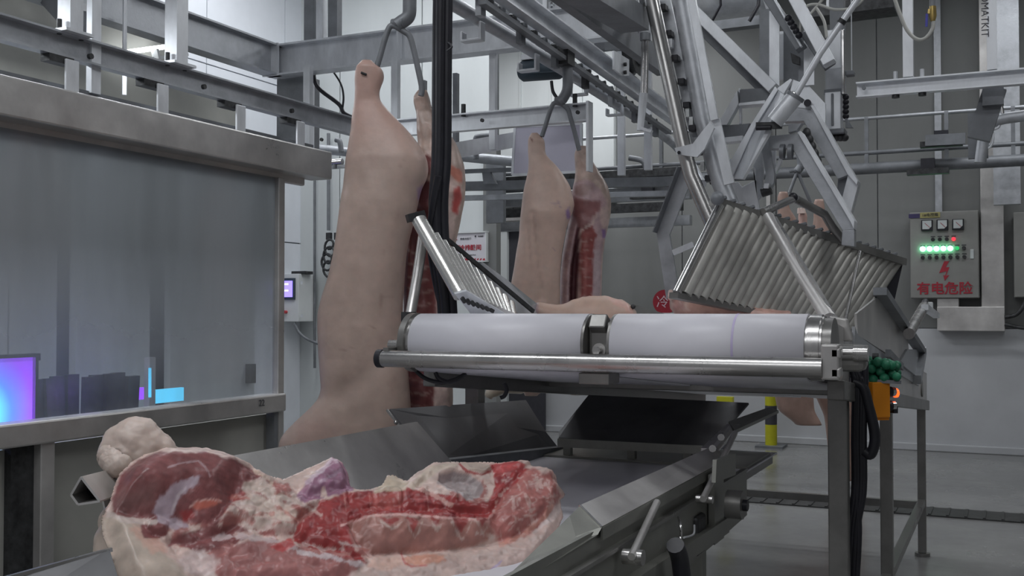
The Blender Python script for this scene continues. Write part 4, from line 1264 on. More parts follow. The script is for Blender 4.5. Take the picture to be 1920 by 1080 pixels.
# frame
def zb(y, off=0): return Z0 + (y - Y0) * (Z1 - Z0) / (Y1 - Y0) + off
for x in (XLc - .01, XRc + .02):
    B().prof((x, 3.30, zb(3.3, -.005)), (x, 7.15, zb(7.15, -.005)), Rp(.014, .17)).build('side_plate', M['stainw'], up)
    B().prof((x, 3.35, zb(3.35, -.12)), (x, 7.10, zb(7.10, -.12)), Rp(.05, .06)).build('side_beam', M['staind'], up, bevel=.004)
B().box(((-2.28 + XRc) / 2, 4.42, 1.195), (XRc + 2.28, .06, .055)).build('cross_beam', M['staind'], up, bevel=.004)
B().box(((XLc + XRc) / 2, 7.05, 1.0), (XRc - XLc, .05, .05)).build('cross_beam', M['staind'], up)
B().box(((XLc + XRc) / 2, 5.1, 1.165), (XRc - XLc, .05, .05)).build('cross_beam', M['staind'], up)
legs = [(XRc, 3.55, .060, 1.27), (XRc, 5.0, .052, 1.12), (XRc, 7.05, .048, .96), (-2.25, 4.42, .07, 1.15), (XLc - .1, 7.05, .048, .96)]
for x, y, s_, h in legs:
    lg = B().box((x, y, h / 2 + .01), (s_, s_, h - .02)).build('leg', M['staind'], up, bevel=.004)
    B().tube([(x, y, 0), (x, y, .02)], .045, 16).build('foot_pad', M['staind'], lg)
B().box((XRc, 5.3, .33), (.04, 3.5, .04)).build('low_brace', M['staind'], up)
B().box(((XLc + XRc) / 2, 7.05, .31), (XRc - XLc, .04, .045)).build('low_brace', M['staind'], up)
# folded side sheets at the far right end
XS = -0.47
def ts2(px, py, X=XS): return at(px, py, X=X)
B().plate([ts2(1604, 588), ts2(1655, 548), ts2(1700, 612), ts2(1704, 690), ts2(1606, 628)], .008).build('side_sheet', M['stainw'], up)
B().plate([ts2(1600, 612), ts2(1606, 628), ts2(1718, 708), ts2(1722, 724), ts2(1600, 650)], .010).build('side_rail', M['galv'], up)
B().prof(ts2(1650, 546, -.45), ts2(1728, 660, -.45), Rp(.05, .03)).build('sheet_edge', M['galvd'], up)
B().prof(ts2(1728, 658, -.45), ts2(1718, 712, -.45), Rp(.05, .05)).build('sheet_edge', M['galv'], up)
B().plate([ts2(1722, 655, -.46), ts2(1716, 705, -.46), ts2(1685, 680, -.46), ts2(1700, 655, -.46)], .01).build('corner_gusset', M['galv'], up)
B().prof(ts2(1665, 662, -.44), ts2(1690, 688, -.44), Rp(.02, .03)).build('stiffener', M['galvd'], up)
p = ts2(1636, 668, -.44); B().tube([p, p + Vector((.02, 0, 0))], .012, 8).build('bolt', M['darkm'], up)
# handle tube with clamp
hn = thing('clamp_arm', 'stainless tube arm with a pale clamp at the far right of the raised conveyor', 'clamp', ts2(1700, 640, -.42))
B().tube([ts2(1704, 626, -.42), ts2(1733, 574, -.42)], .026, 16).build('arm_tube', M['stain'], hn)
B().tube([ts2(1731, 577, -.42), ts2(1735, 566, -.42)], .018, 12).build('black_grip', M['black'], hn)
B().prof(ts2(1734, 576, -.40), ts2(1756, 592, -.40), Rp(.035, .03)).build('clamp_jaw', M['galvl'], hn)
B().box(ts2(1742, 575, -.40), (.04, .05, .05)).build('clamp_block', M['white'], hn, bevel=.006)
# end gearmotor
gm = thing('end_motor', 'small dark round motor just right of the orange switch box', 'motor', ts2(1710, 740, -.40))
B().tube([at(1686, 722, Y=6.6), at(1722, 727, Y=6.6)], .045, 20).build('motor_shaft', M['galvd'], gm)
B().tube([at(1708, 728, Y=6.7), at(1730, 728, Y=6.7)], .05, 22).build('motor_cap', M['staind'], gm)
B().tube([at(1676, 733, Y=6.5), at(1698, 735, Y=6.5)], .055, 20).build('violet_collar', M['galvd'], gm)
B().box(at(1705, 735, Y=6.75), (.05, .06, .14)).build('mount_plate', M['galv'], gm, bevel=.006)

# green balls in a net
gb = thing('net_of_balls', 'heap of green rubber balls in a net above the orange switch box', 'net bag', at(1650, 712, Y=3.95))
random.seed(11)
placed = []
for k in range(400):
    px = random.uniform(1616, 1684); py = random.uniform(676, 712)
    if ((px - 1650) / 38) ** 2 + ((py - 696) / 22) ** 2 > 1: continue
    yy = 3.98 + random.uniform(-.05, .06)
    p = at(px, py, Y=yy)
    if any((p - q).length < .025 for q in placed): continue
    placed.append(p)
    B().ball(p, random.uniform(.015, .0185), 12, 8).build('ball', M['netg'], gb)
B().plate([at(1612, 713, Y=3.93), at(1690, 717, Y=3.93), at(1690, 717, Y=4.06), at(1612, 713, Y=4.06)], .012).build('support_shelf', M['galvd'], gb)

# orange switch box
ob = thing('switch_box', 'orange push-button box with chrome buttons and a glowing red lamp', 'switch box', at(1650, 780, Y=3.95))
def to(px, py, y=3.95): return at(px, py, Y=y)
R_ = Matrix.Rotation(math.radians(38), 3, 'Z')
oc = to(1645, 749)
KO = .80
def ol(x, y, z): return oc + R_ @ Vector((x * KO, y * KO, z * KO))
B().box(ol(0, 0, 0), (.068, .055, .125), R_).build('box_body', M['orange'], ob, bevel=.004)
# buttons sit on the face turned to the right
for i, dz_ in enumerate((.033, -.028)):
    s0, s1 = ol(.0425, -.01, dz_), ol(.060, -.01, dz_)
    B().tube([s0, s1], .019, 20).build('black_collar', M['black'], ob)
    B().tube([s1, ol(.078, -.01, dz_)], .0165, 20).build('chrome_button', M['chrome'], ob)
B().tube([ol(.078, -.01, .028), ol(.090, -.01, .028)], .016, 20).build('red_lamp', M['lit'], ob)
B().box(ol(.075, .0, -.045), (.016, .04, .024), R_).build('button_guard', M['black'], ob)
B().box(ol(.01, .01, -.083), (.056, .048, .010), R_).build('box_lip', M['orange'], ob)

# ================================================================== ROLLER GUARDS
rg = thing('roller_gate', 'wide slanting gate of many steel rollers under a dark studded top rail', 'roller guard', at(1440, 600, D=4.4))
TL, TR = at(1347, 384, D=4.55), at(1684, 492, D=5.4)
BL, BR = at(1266, 548, D=4.40), at(1598, 622, D=5.25)
NR = 26
nrm = (TR - TL).cross(BL - TL).normalized()
if nrm.y > 0: nrm = -nrm
for k in range(NR):
    t = (k + .2) / (NR - .6)
    a_, c_ = TL.lerp(TR, t), BL.lerp(BR, t)
    if k == 0:
        B().tube([a_, c_], .019, 16).build('roller', M['chrome'], rg)
    else:
        B().tube([a_, c_], .0262, 16).build('roller', M['roller'], rg)
B().prof(TL + Vector((-.02, 0, .015)), TR + Vector((.02, 0, .0)), Rp(.05, .035)).build('top_rail', M['staind'], rg)
B().prof(BL + Vector((-.01, .01, -.012)), BR + Vector((.03, .01, -.01)), Rp(.05, .025)).build('bottom_rail', M['staind'], rg)
for k in range(22):
    p = TL.lerp(TR, (k + .5) / 22) + Vector((0, 0, .036))
    B().box(p, (.028, .03, .014), Matrix.Rotation(-.25, 3, 'Y')).build('rail_nut', M['galvd'], rg, bevel=.003)
B().plate([at(1672, 492, D=5.38), at(1691, 492, D=5.4), at(1674, 567, D=5.35), at(1657, 545, D=5.35)], .02).build('end_plate', M['black'], rg)
B().plate([at(1655, 545, D=5.3), at(1660, 560, D=5.3), at(1612, 624, D=5.2), at(1595, 620, D=5.2)], .03).build('end_plate', M['staind'], rg)
B().tube([at(1441, 408, D=4.62), at(1500, 510, D=4.1), at(1556, 600, D=3.62)], .026, 16).build('strut', M['stainw'], rg)
B().prof(at(1453, 412, D=4.58), at(1568, 606, D=3.58), Rp(.012, .03)).build('strut_edge', M['stain'], rg)
B().tube([at(1612, 472, D=5.1), at(1582, 612, D=4.6)], .009, 10).build('thin_rod', M['stain'], rg)
B().tube([at(1430, 398, D=4.7), at(1492, 371, D=4.9)], .018, 14).build('handle_tube', M['stain'], rg)
B().tube([at(1488, 371, D=4.9), at(1546, 402, D=5.0), at(1560, 425, D=5.0), at(1578, 448, D=5.05)], .020, 14).build('handle_tube', M['staind'], rg)
B().ball(at(1487, 370, D=4.88), .022).build('handle_joint', M['black'], rg)
B().ball(at(1345, 372, D=4.5), .03).build('corner_boss', M['galvd'], rg)
bkk = B(); bkk.plate([at(1556, 592, Y=3.5), at(1590, 598, Y=3.5), at(1600, 640, Y=3.5), at(1560, 640, Y=3.5)], .03)
bkk.build('foot_bracket', M['stainw'], rg, bevel=.006)

lg_ = thing('roller_chute', 'short slanting chute of close bright steel rollers at the left end of the belts', 'roller guard', at(880, 585, D=3.9))
T0, T1 = at(786, 414, D=4.0), at(958, 570, D=4.3)
B0_, B1_ = at(864, 553, D=3.8), at(962, 594, D=4.1)
NL = 13
for k in range(NL):
    t = (k / (NL - 1))
    a_, c_ = T0.lerp(T1, t), B0_.lerp(B1_, t)
    B().tube([a_, c_], .029 if k == 0 else .0165, 20).build('roller', M['bright'], lg_)
B().prof(at(764, 410, D=4.0), at(795, 402, D=4.02), Rp(.05, .03)).build('end_cap', M['darkm'], lg_)
B().prof(at(780, 400, D=4.05), at(1000, 584, D=4.5), Rp(.012, .016)).build('top_rail', M['darkm'], lg_)
B().tube([at(880, 505, D=4.2), at(968, 592, D=4.35)], .012, 10).build('rear_roller', M['stain'], lg_)
sl = lg_
slot = B().plate([at(852, 550, D=3.74), at(874, 544, D=3.76), at(948, 588, D=4.0), at(884, 590, D=3.85)], .008).build('slotted_plate', M['galvl'], lg_)
for k in range(7):
    u = k / 7
    p, q = at(866 + 62 * u, 558 + 26 * u, D=3.72 + .20 * u), at(872 + 62 * u, 567 + 20 * u, D=3.73 + .20 * u)
    B().prof(p, q, Rp(.010, .012)).build('slot', M['darkm'], slot)
B().plate([at(903, 492, D=4.35), at(955, 530, D=4.7), at(1010, 574, D=5.0), at(1014, 596, D=5.0), at(946, 596, D=4.35)], .008).build('rear_sheet', M['galv'], lg_)
B().tube([at(794, 440, D=4.1), at(782, 520, D=4.05), at(768, 600, D=3.95)], .020, 14).build('strut', M['stainw'], lg_)
B().box(at(766, 600, D=3.95), (.04, .04, .06)).build('strut_foot', M['darkm'], lg_)

# small dark sheet under the far carcass, right of the pork on the belt
o = B().plate([at(1192, 572, D=6.0), at(1250, 590, D=6.2), at(1252, 600, D=6.2), at(1180, 600, D=6.0)], .01).build('side_flap', M['olive'])
tag(o, 'low grey sheet flap showing right of the pork piece lying on the belt', 'sheet')

# ================================================================== LOWER CONVEYOR
XLg, XRg = -2.0, -0.95
lo = thing('lower_conveyor', 'low wide conveyor with a white belt and folded steel side guards in the foreground', 'conveyor', (-1.45, 3.0, 0))
ZBt = .838
bl = B()
bl.box(((XLg + XRg) / 2, 3.35, ZBt - .004), (XRg - XLg - .10, 3.5, .008))
bl.build('belt', M['belt'], lo)
B().box(((XLg + XRg) / 2, 3.35, ZBt - .03), (XRg - XLg - .12, 3.4, .03)).build('belt_bed', M['staind'], lo)
B().box(((XLg + XRg) / 2 , 4.75, ZBt + .004), (XRg - XLg - .12, .5, .012)).build('end_sheet', M['olive'], lo)
# left guard: inner sloping sheet + top fold
LGa, LGb = 2.02, 3.45
zg = 1.09
B().plate([(XLg, LGa, zg), (XLg, LGb, zg), (XLg + .17, LGb + .12, ZBt + .01), (XLg + .17, LGa + .1, ZBt + .01)], .008).build('left_guard_sheet', M['stainw'], lo)
fo = B()
fo.plate([(XLg, LGa, zg), (XLg, LGb, zg), (XLg - .09, LGb, zg - .05), (XLg - .09, LGa, zg - .05)], .006)
fo.plate([(XLg - .09, LGa, zg - .05), (XLg - .09, LGb, zg - .05), (XLg - .07, LGb, zg - .12), (XLg - .07, LGa, zg - .12)], .006)
fo.build('left_guard_fold', M['stainw'], lo)
# diamond tube end sticking out on the left
c_ = Vector((XLg - .075, 1.75, 1.075))
tb = B()
q4 = [at(133, 928, D=2.42), at(152, 895, D=2.42), at(187, 940, D=2.42), at(146, 946, D=2.42)]
ax_ = (at(230, 900, D=2.75) - at(165, 920, D=2.42))
for i in range(4):
    a1, a2 = q4[i], q4[(i + 1) % 4]
    tb.plate([a1, a2, a2 + ax_, a1 + ax_], .005)
tb.build('guard_end_tube', M['stainw'], lo)
bk_ = B(); bk_.plate([p + ax_ * .35 for p in q4], .004); bk_.build('tube_inside', M['ink'], lo)  # dark plate stands in for the shade inside the tube
# near left dark rail
B().plate([at(-40, 1100, D=2.15), at(205, 1032, D=2.30), at(225, 1100, D=2.2), at(-40, 1190, D=2.05)], .012).build('near_rail', M['flapd'], lo)
B().prof(at(-40, 1098, D=2.14), at(210, 1030, D=2.30), Rp(.010, .008)).build('near_rail_edge', M['stain'], lo)
# hinged flap
B().plate([at(730, 768, X=-2.20), at(985, 751, X=-2.15), at(1022, 810, X=-2.04), at(1048, 843, X=-2.0), at(812, 874, X=-2.0)], .008).build('hinged_flap', M['flapd'], lo)
B().prof(at(728, 768, X=-2.2) + Vector((0, -.01, 0)), at(812, 876, X=-2.0) + Vector((0, -.01, 0)), Rp(.008, .008), up=(1, 0, 0)).build('flap_edge', M['stain'], lo)
for t in (.22, .32, .80): B().ball(at(728, 768, X=-2.2).lerp(at(812, 876, X=-2.0), t) + Vector((.0, -.015, 0)), .009).build('hinge_knuckle', M['stain'], lo)
B().prof(at(835, 872, X=-1.98), at(1050, 846, X=-1.96), Rp(.05, .045)).build('flap_base_rail', M['galvd'], lo)
# dark backstop
B().plate([at(1104, 742, Y=4.75), at(1404, 757, Y=4.75), at(1326, 846, Y=4.46), at(1048, 822, Y=4.46), at(1048, 812, Y=4.50)], .01).build('backstop_sheet', M['flapd'], lo)
B().plate([at(1046, 822, Y=4.45), at(1326, 836, Y=4.45), at(1330, 852, Y=4.45), at(1046, 838, Y=4.45)], .012).build('backstop_foot', M['olive'], lo)
for px in (1065, 1185, 1290): B().box(at(px, 855, Y=4.55), (.035, .03, .14)).build('backstop_post', M['olive'], lo)
# right guard
g0, g1 = Vector((XRg, 2.43, 1.029)), Vector((XRg, 3.70, 1.027))
h0, h1 = Vector((-.88, 2.39, .990)), Vector((-.88, 3.64, .995))
B().plate([g0, g1, h1, h0], .006).build('guard_top', M['stainw'], lo)
B().prof(g0 + Vector((0, -.004, .001)), h0 + Vector((0, -.004, .001)), Rp(.006, .006)).build('guard_edge', M['chrome'], lo)
B().plate([h0, h1, h1 - Vector((0, 0, .03)), h0 - Vector((0, 0, .03))], .006).build('guard_lip', M['olive'], lo)
B().plate([g0 + Vector((.01, 0, -.01)), g1 + Vector((.01, 0, -.01)), Vector((XRg - .06, 3.70, ZBt)), Vector((XRg - .06, 2.43, ZBt))], .006).build('guard_inner', M['stainw'], lo)
e0, e1 = at(1000, 1036, D=2.40), at(925, 1105, D=2.2)
f0, f1 = at(1120, 1004, D=2.50), at(958, 1105, D=2.1)
B().plate([g0, h0, f0, f1, e1, e0], .006, (.5, -.3, .8)).build('guard_end', M['olive'], lo)  # same flange as the top; darker sheet colour stands in for shade
B().plate([Vector((-.895, 1.3, .985)), Vector((-.895, 3.75, .985)), Vector((-.895, 3.75, .845)), Vector((-.895, 1.3, .835))], .012).build('side_panel', M['olive'], lo)
B().plate([Vector((-.882, 1.3, .925)), Vector((-.882, 3.9, .93)), Vector((-.882, 3.9, .76)), Vector((-.882, 1.3, .70))], .016).build('side_channel', M['olive'], lo)
B().prof(Vector((-.872, 1.3, .922)), Vector((-.872, 3.88, .928)), Rp(.012, .010)).build('panel_seam', M['staind'], lo)
B().prof(Vector((-.86, 1.3, .835)), Vector((-.86, 3.5, .80)), Rp(.035, .05)).build('low_rail', M['olive'], lo)
for a_, c_, k in (((1232, 942), (1184, 1044), 0), ((1378, 812), (1318, 936), 1)):
    B().tube([at(*a_, X=-.865), at(*c_, X=-.83)], .010, 10).build('strut', M['stainw'], lo)
    p = at(*c_, X=-.84)
    B().tube([p + Vector((-.02, 0, 0)), p + Vector((.03, 0, 0))], .020 if k == 0 else .012, 12).build('strut_bolt', M['stain'], lo)
# far folding extension
B().plate([at(1328, 842, X=-.97), at(1366, 797, X=-.99), at(1372, 806, X=-.90), at(1345, 842, X=-.90)], .012).build('extension_plate', M['stainw'], lo)
B().prof(at(1328, 846, X=-.95), at(1375, 800, X=-.95), Rp(.05, .02)).build('extension_hinge', M['stain'], lo)
B().plate([at(1366, 793, X=-.98), at(1442, 766, X=-1.0), at(1460, 772, X=-.92), at(1378, 810, X=-.9)], .012).build('extension_plate', M['olive'], lo)
for px, py in ((1352, 820), (1336, 841)): B().tube([at(px, py, X=-.90), at(px, py, X=-.87)], .012, 8).build('bolt', M['stain'], lo)
# frame below, rollers and gearbox
for y in (1.9, 3.42):
    for x in (-.93, -1.97):
        lg1 = B().box((x, y, .40), (.05, .05, .80)).build('leg', M['olive'], lo, bevel=.003)
B().plate([at(1338, 905, X=-.80), at(1376, 890, X=-.80), at(1376, 850, X=-.80), at(1340, 862, X=-.80)], .012).build('end_plate', M['olive'], lo)
B().box(at(1343, 950, X=-.86), (.02, .12, .22)).build('bearing_plate', M['olive'], lo)
B().tube([at(1364, 945, X=-.82), at(1364, 945, X=-.82) + Vector((.05, 0, 0))], .045, 24).build('gearbox', M['staind'], lo)
B().tube([at(1364, 945, X=-.82) + Vector((.05, 0, 0)), at(1364, 945, X=-.82) + Vector((.065, 0, 0))], .018, 14).build('gearbox_hub', M['black'], lo)
B().tube([at(1325, 975, X=-.92), at(1325, 975, X=-.92) + Vector((.06, 0, 0))], .045, 20).build('idler', M['black'], lo)
B().box(at(1293, 1000, X=-.9), (.08, .10, .12)).build('sensor_housing', M['darkm'], lo, bevel=.01)
hs = thing('hydraulic_hose', 'thick black hose with a wire loop hanging from the side of the lower conveyor', 'hose', at(1276, 1060, X=-.80))
B().tube(spline([at(1266, 1022, X=-.80), at(1275, 1050, X=-.80), at(1283, 1120, X=-.80)]), .024, 14).build('hose', M['black'], hs)
B().tube(spline([at(1272, 970, X=-.84), at(1276, 985, X=-.80), at(1276, 1008, X=-.80), at(1268, 1022, X=-.80)]), .004, 8).build('wire', M['chrome'], hs)
B().tube(spline([at(1302, 985, X=-.84), at(1300, 1002, X=-.82), at(1282, 1008, X=-.82)]), .003, 8).build('wire', M['galvl'], hs)

# ================================================================== CABLES
cb_ = thing('hose_bundle', 'thick bundle of black hoses hanging from above in front of the nearest pork', 'hose', at(828, 100, D=4.12))
offs = ((-.020, 0), (.004, -.016), (.024, .004), (.0, .016))
for dx, dy in offs:
    pts = [at(px, py, D=4.12) + Vector((dx, dy, 0)) for px, py in ((830, -60), (828, 60), (827, 180), (826, 300), (821, 370), (822, 440), (828, 500), (836, 560), (840, 640))]
    B().tube(spline(pts, 6), .0185, 12).build('hose', M['black'], cb_)
B().tube(spline([at(822, 330, D=4.05), at(812, 380, D=4.08), at(806, 450, D=4.12), at(815, 520, D=4.14), at(830, 585, D=4.14)], 6), .013, 10).build('hose', M['black'], cb_)
B().tube(spline([at(840, 80, D=4.08), at(847, 88, D=4.07), at(838, 96, D=4.07)], 4), .005, 6).build('cable_tie', M['black'], cb_)
# grey rail behind the bundle near the belts
lc = thing('cable_loop', 'black cables sagging in a loop below the left end of the guard tube', 'cable', at(840, 700, D=3.7))
for k, pl in enumerate((((775, 690), (795, 708), (825, 717), (852, 712), (874, 700)), ((816, 698), (824, 710), (845, 716), (868, 706)), ((945, 718), (950, 730), (946, 742), (938, 746)))):
    B().tube(spline([at(px, py, D=3.7) for px, py in pl]), .0075, 10).build('cable', M['black'], lc)
rc = thing('cable_bundle', 'black cables hanging down beside the near right leg of the raised conveyor', 'cable', at(1610, 900, Y=3.6))
def tr_(px, py, y=3.62): return at(px, py, Y=y)
random.seed(5)
for k, (x0_, x1_) in enumerate(((1600, 1588), (1606, 1594), (1612, 1600), (1603, 1606), (1617, 1602))):
    B().tube(spline([tr_(x0_ - 4, 685 + 6 * k), tr_(x0_ + 3, 720), tr_(x0_ + 2, 820), tr_(x0_ + 2, 920), tr_(x1_ + 4, 1000), tr_(x1_ - 4, 1140)]), .011, 10).build('cable', M['black'], rc)
B().tube(spline([tr_(1622, 664), tr_(1622, 720), tr_(1618, 800), tr_(1616, 900), tr_(1612, 960)]), .011, 10).build('cable', M['black'], rc)
B().tube(spline([tr_(1600, 716), tr_(1618, 726), tr_(1628, 760), tr_(1638, 800), tr_(1640, 830), tr_(1632, 852), tr_(1620, 846)]), .017, 12).build('hose', M['black'], rc)
B().tube(spline([tr_(1608, 720, 3.7), tr_(1612, 745, 3.7), tr_(1614, 770, 3.7)]), .012, 10).build('red_cable', M['redc'], rc)
pts = [tr_(1600 + 3 * math.sin(k * 1.3), 684 + k * 1.2, 3.66) for k in range(26)]
B().tube(pts, .010, 8).build('blue_coil', M['bluep'], rc)
B().tube([tr_(1596, 700, 3.72), tr_(1592, 715, 3.72)], .02, 12).build('blue_fitting', M['bluep'], rc)

# ================================================================== PORK
def fbm(x, y, seed=0, octv=4):
    """smooth value noise on a plane, numpy"""
    rng = np.random.RandomState(seed)
    tot = np.zeros_like(x, float)
    amp, nrm_ = 1.0, 0.0
    for o_ in range(octv):
        g = rng.rand(64, 64)
        xs, ys = (x * 2 ** o_) % 64, (y * 2 ** o_) % 64
        i, j = np.floor(xs).astype(int), np.floor(ys).astype(int)
        fx, fy = xs - i, ys - j
        fx, fy = fx * fx * (3 - 2 * fx), fy * fy * (3 - 2 * fy)
        i2, j2 = (i + 1) % 64, (j + 1) % 64
        i, j = i % 64, j % 64
        v = g[i, j] * (1 - fx) * (1 - fy) + g[i2, j] * fx * (1 - fy) + g[i, j2] * (1 - fx) * fy + g[i2, j2] * fx * fy
        tot += (v - .5) * 2 * amp
        nrm_ += amp
        amp *= .5
    return tot / nrm_


def sdist(x, y, poly, closed=True):
    """signed distance to a polygon, positive inside"""
    P = np.array(poly, float)
    n = len(P)
    d = np.full(x.shape, 1e9)
    inside = np.zeros(x.shape, bool)
    for i in range(n if closed else n - 1):
        a_, c_ = P[i], P[(i + 1) % n]
        e = c_ - a_
        L2 = (e ** 2).sum() + 1e-9
        t = np.clip(((x - a_[0]) * e[0] + (y - a_[1]) * e[1]) / L2, 0, 1)
        d = np.minimum(d, np.hypot(x - a_[0] - t * e[0], y - a_[1] - t * e[1]))
        if closed:
            cond = ((a_[1] > y) != (c_[1] > y)) & (x < (c_[0] - a_[0]) * (y - a_[1]) / (c_[1] - a_[1] + 1e-12) + a_[0])
            inside ^= cond
    return np.where(inside, d, -d) if closed else d


def sst(a_, b_, v):
    t = np.clip((v - a_) / (b_ - a_), 0, 1)
    return t * t * (3 - 2 * t)


SKIN = np.array((.505, .38, .325))
SKINP = np.array((.56, .405, .355))
SKIND = np.array((.36, .25, .21))
MUS = np.array((.235, .085, .085))
MUSP = np.array((.40, .16, .145))
RED = np.array((.35, .055, .055))
FAT = np.array((.66, .50, .45))
LIL = np.array((.55, .45, .50))
CAV = np.array((.14, .05, .06))


def paint(c, x, y, poly, col, soft=4, amp=6, sc=.06, seed=0, alpha=1.0):
    s = sdist(x, y, poly) + fbm(x * sc + 7, y * sc + 3, seed) * amp
    al = (sst(-soft, soft, s) * alpha)[:, None]
    return c * (1 - al) + np.array(col) * al


def stroke(c, x, y, line, col, wd=3, amp=3, sc=.1, seed=0, alpha=1.0):
    s = wd - sdist(x, y, line, False) + fbm(x * sc, y * sc, seed) * amp
    al = (sst(-1.2, 1.2, s) * alpha)[:, None]
    return c * (1 - al) + np.array(col) * al


def skin_base(x, y, seed=1):
    n = fbm(x * .02, y * .02, seed)
    n2 = fbm(x * .08, y * .05, seed + 9)
    c = SKIN[None] * (1 + .10 * n[:, None])
    t = sst(.0, .6, n2)[:, None] * .35
    return c * (1 - t) + SKINP[None] * t


def loft(name, rows, D, thick, parent, colf, m, nr=None, nseg=64, dispf=None, lean=0.0, flat=0.62):
    """closed body through rows (py, xl, xr) standing at distance D; thick(py) = half depth in metres"""
    rows = np.array(rows, float)
    y0, y1 = rows[0, 0], rows[-1, 0]
    nr = nr or int((y1 - y0) / 4)
    ys = np.linspace(y0, y1, nr)
    xl = np.interp(ys, rows[:, 0], rows[:, 1])
    xr = np.interp(ys, rows[:, 0], rows[:, 2])
    k_ = np.array([1, 2, 3, 2, 1.]) / 9
    pad = lambda a_: np.convolve(np.pad(a_, 2, mode='edge'), k_, 'valid')
    xl, xr = pad(xl), pad(xr)
    cx, hw = (xl + xr) / 2, (xr - xl) / 2
    r = ray_np(cx, ys)
    Rt = np.array(CR)[:, 0]
    Fw = -np.array(CR)[:, 2].copy()
    Fw[2] = 0
    Fw /= np.linalg.norm(Fw)
    vs = []
    for i in range(nr):
        c = np.array(CAMP) + r[i] * (D + lean * (ys[i] - y0))
        hm = hw[i] * D / F
        tk = thick(ys[i])
        e = i / (nr - 1)
        a_ = np.arange(nseg) * 2 * PI / nseg
        ca, sa = np.cos(a_), np.sin(a_)
        u = np.sign(ca) * np.abs(ca) ** .85 * hm
        v = np.sign(sa) * np.abs(sa) ** flat * tk
        vs.append(c[None] + u[:, None] * Rt[None] + v[:, None] * Fw[None])
    V = np.array(vs).reshape(-1, 3)
    px, py = proj_np(V)
    front = np.tile(np.sin(np.arange(nseg) * 2 * PI / nseg) < 0.12, nr)
    if dispf is not None:
        dd = dispf(px, py, front)
        V = V + dd[:, None] * Fw[None]
    col = colf(px, py, front)
    b = B()
    fs = []
    for i in range(nr - 1):
        for k in range(nseg):
            k2 = (k + 1) % nseg
            fs.append((i * nseg + k, i * nseg + k2, (i + 1) * nseg + k2, (i + 1) * nseg + k))
    fs.append(list(range(nseg))[::-1])
    fs.append([(nr - 1) * nseg + k for k in range(nseg)])
    b.add([tuple(v) for v in V], fs, True)
    return b.build(name, m, parent, cols=col)


# ---------------------------------------------------------------- nearest pair
D1 = 4.42
pk = thing('pork_half', 'nearest hanging pork half, skin side out, long pale carcass left of the black hoses', 'pork', at(690, 500, D=D1))
rowsA = [(114, 682, 694), (118, 674, 700), (126, 668, 714), (134, 667, 719), (148, 665, 720), (160, 666, 714), (172, 666, 710), (188, 665, 712), (203, 663, 724),
         (222, 660, 742), (240, 659, 760), (260, 656, 777), (280, 653, 792), (300, 649, 801), (320, 648, 803), (338, 646, 798), (352, 645, 790), (372, 641, 785),
         (395, 638, 780), (420, 635, 774), (450, 631, 766), (480, 626, 761), (520, 617, 758), (560, 604, 755), (590, 597, 754), (620, 597, 756), (660, 599, 762),
         (700, 602, 765), (728, 604, 767), (744, 600, 768), (758, 589, 769), (770, 577, 770), (785, 560, 771), (800, 545, 773), (815, 531, 775), (832, 524, 777), (850, 526, 778), (880, 535, 778)]


def thA(y):
    return float(np.interp(y, [114, 126, 160, 190, 230, 300, 380, 500, 700, 850, 880], [.02, .045, .045, .045, .07, .115, .13, .13, .13, .12, .08]))


def colA(x, y, fr):
    c = skin_base(x, y, 3)
    al = (sst(330, 200, y) * .45)[:, None]
    c = c * (1 - al) + np.array((.55, .31, .26)) * al
    for yy in (640, 655, 560):
        pass
    c = stroke(c, x, y, [(632, 658), (652, 655), (668, 648)], SKIND, 1.2, 1.5, .1, 2, .7)
    c = stroke(c, x, y, [(688, 605), (698, 612), (704, 617)], SKIND, 1.5, 1.5, .1, 2, .7)
    c = stroke(c, x, y, [(715, 552), (714, 595)], SKIND, 1.0, 1.0, .1, 2, .5)
    c = stroke(c, x, y, [(716, 557), (752, 558)], SKIND, .8, 1.0, .1, 2, .4)
    c = stroke(c, x, y, [(750, 312), (758, 298)], SKIND, 1.5, 2.5, .2, 2, .4)
    c = paint(c, x, y, [(715, 468), (724, 466), (722, 478), (715, 478)], SKIND, 3, 3, .2, 5, .4)
    c = paint(c, x, y, [(728, 722), (742, 704), (748, 724), (734, 740)], SKIND, 6, 5, .1, 5, .35)
    c = paint(c, x, y, [(783, 352), (792, 345), (792, 372), (783, 374)], (.30, .20, .36), 3, 3, .3, 6, .8)
    c = stroke(c, x, y, [(786, 300), (800, 285), (802, 330), (792, 345)], FAT, 2.5, 2, .2, 7, .6)
    c = paint(c, x, y, [(560, 800), (600, 785), (640, 800), (640, 840), (550, 840)], (.50, .30, .27), 15, 10, .03, 8, .3)
    return c


def dispA(x, y, fr):
    d = .006 * fbm(x * .015, y * .010, 21, 2) + .0015 * fbm(x * .06, y * .04, 22)
    for ln, dep, wd in ((((672, 420), (676, 480), (672, 560), (668, 600)), .005, 7), (((742, 640), (700, 690), (640, 740)), .010, 22)):
        s = sdist(x, y, ln, False)
        d += np.where(fr, dep * np.exp(-(s / wd) ** 2), 0)
    return d


loft('skin_side', rowsA, D1, thA, pk, colA, M['skin'], nseg=72, dispf=dispA)
B().tube([at(677, 136, D=D1 - .05), at(687, 140, D=D1 - .05)], .005, 10).build('tendon_hole', M['darkm'], pk)

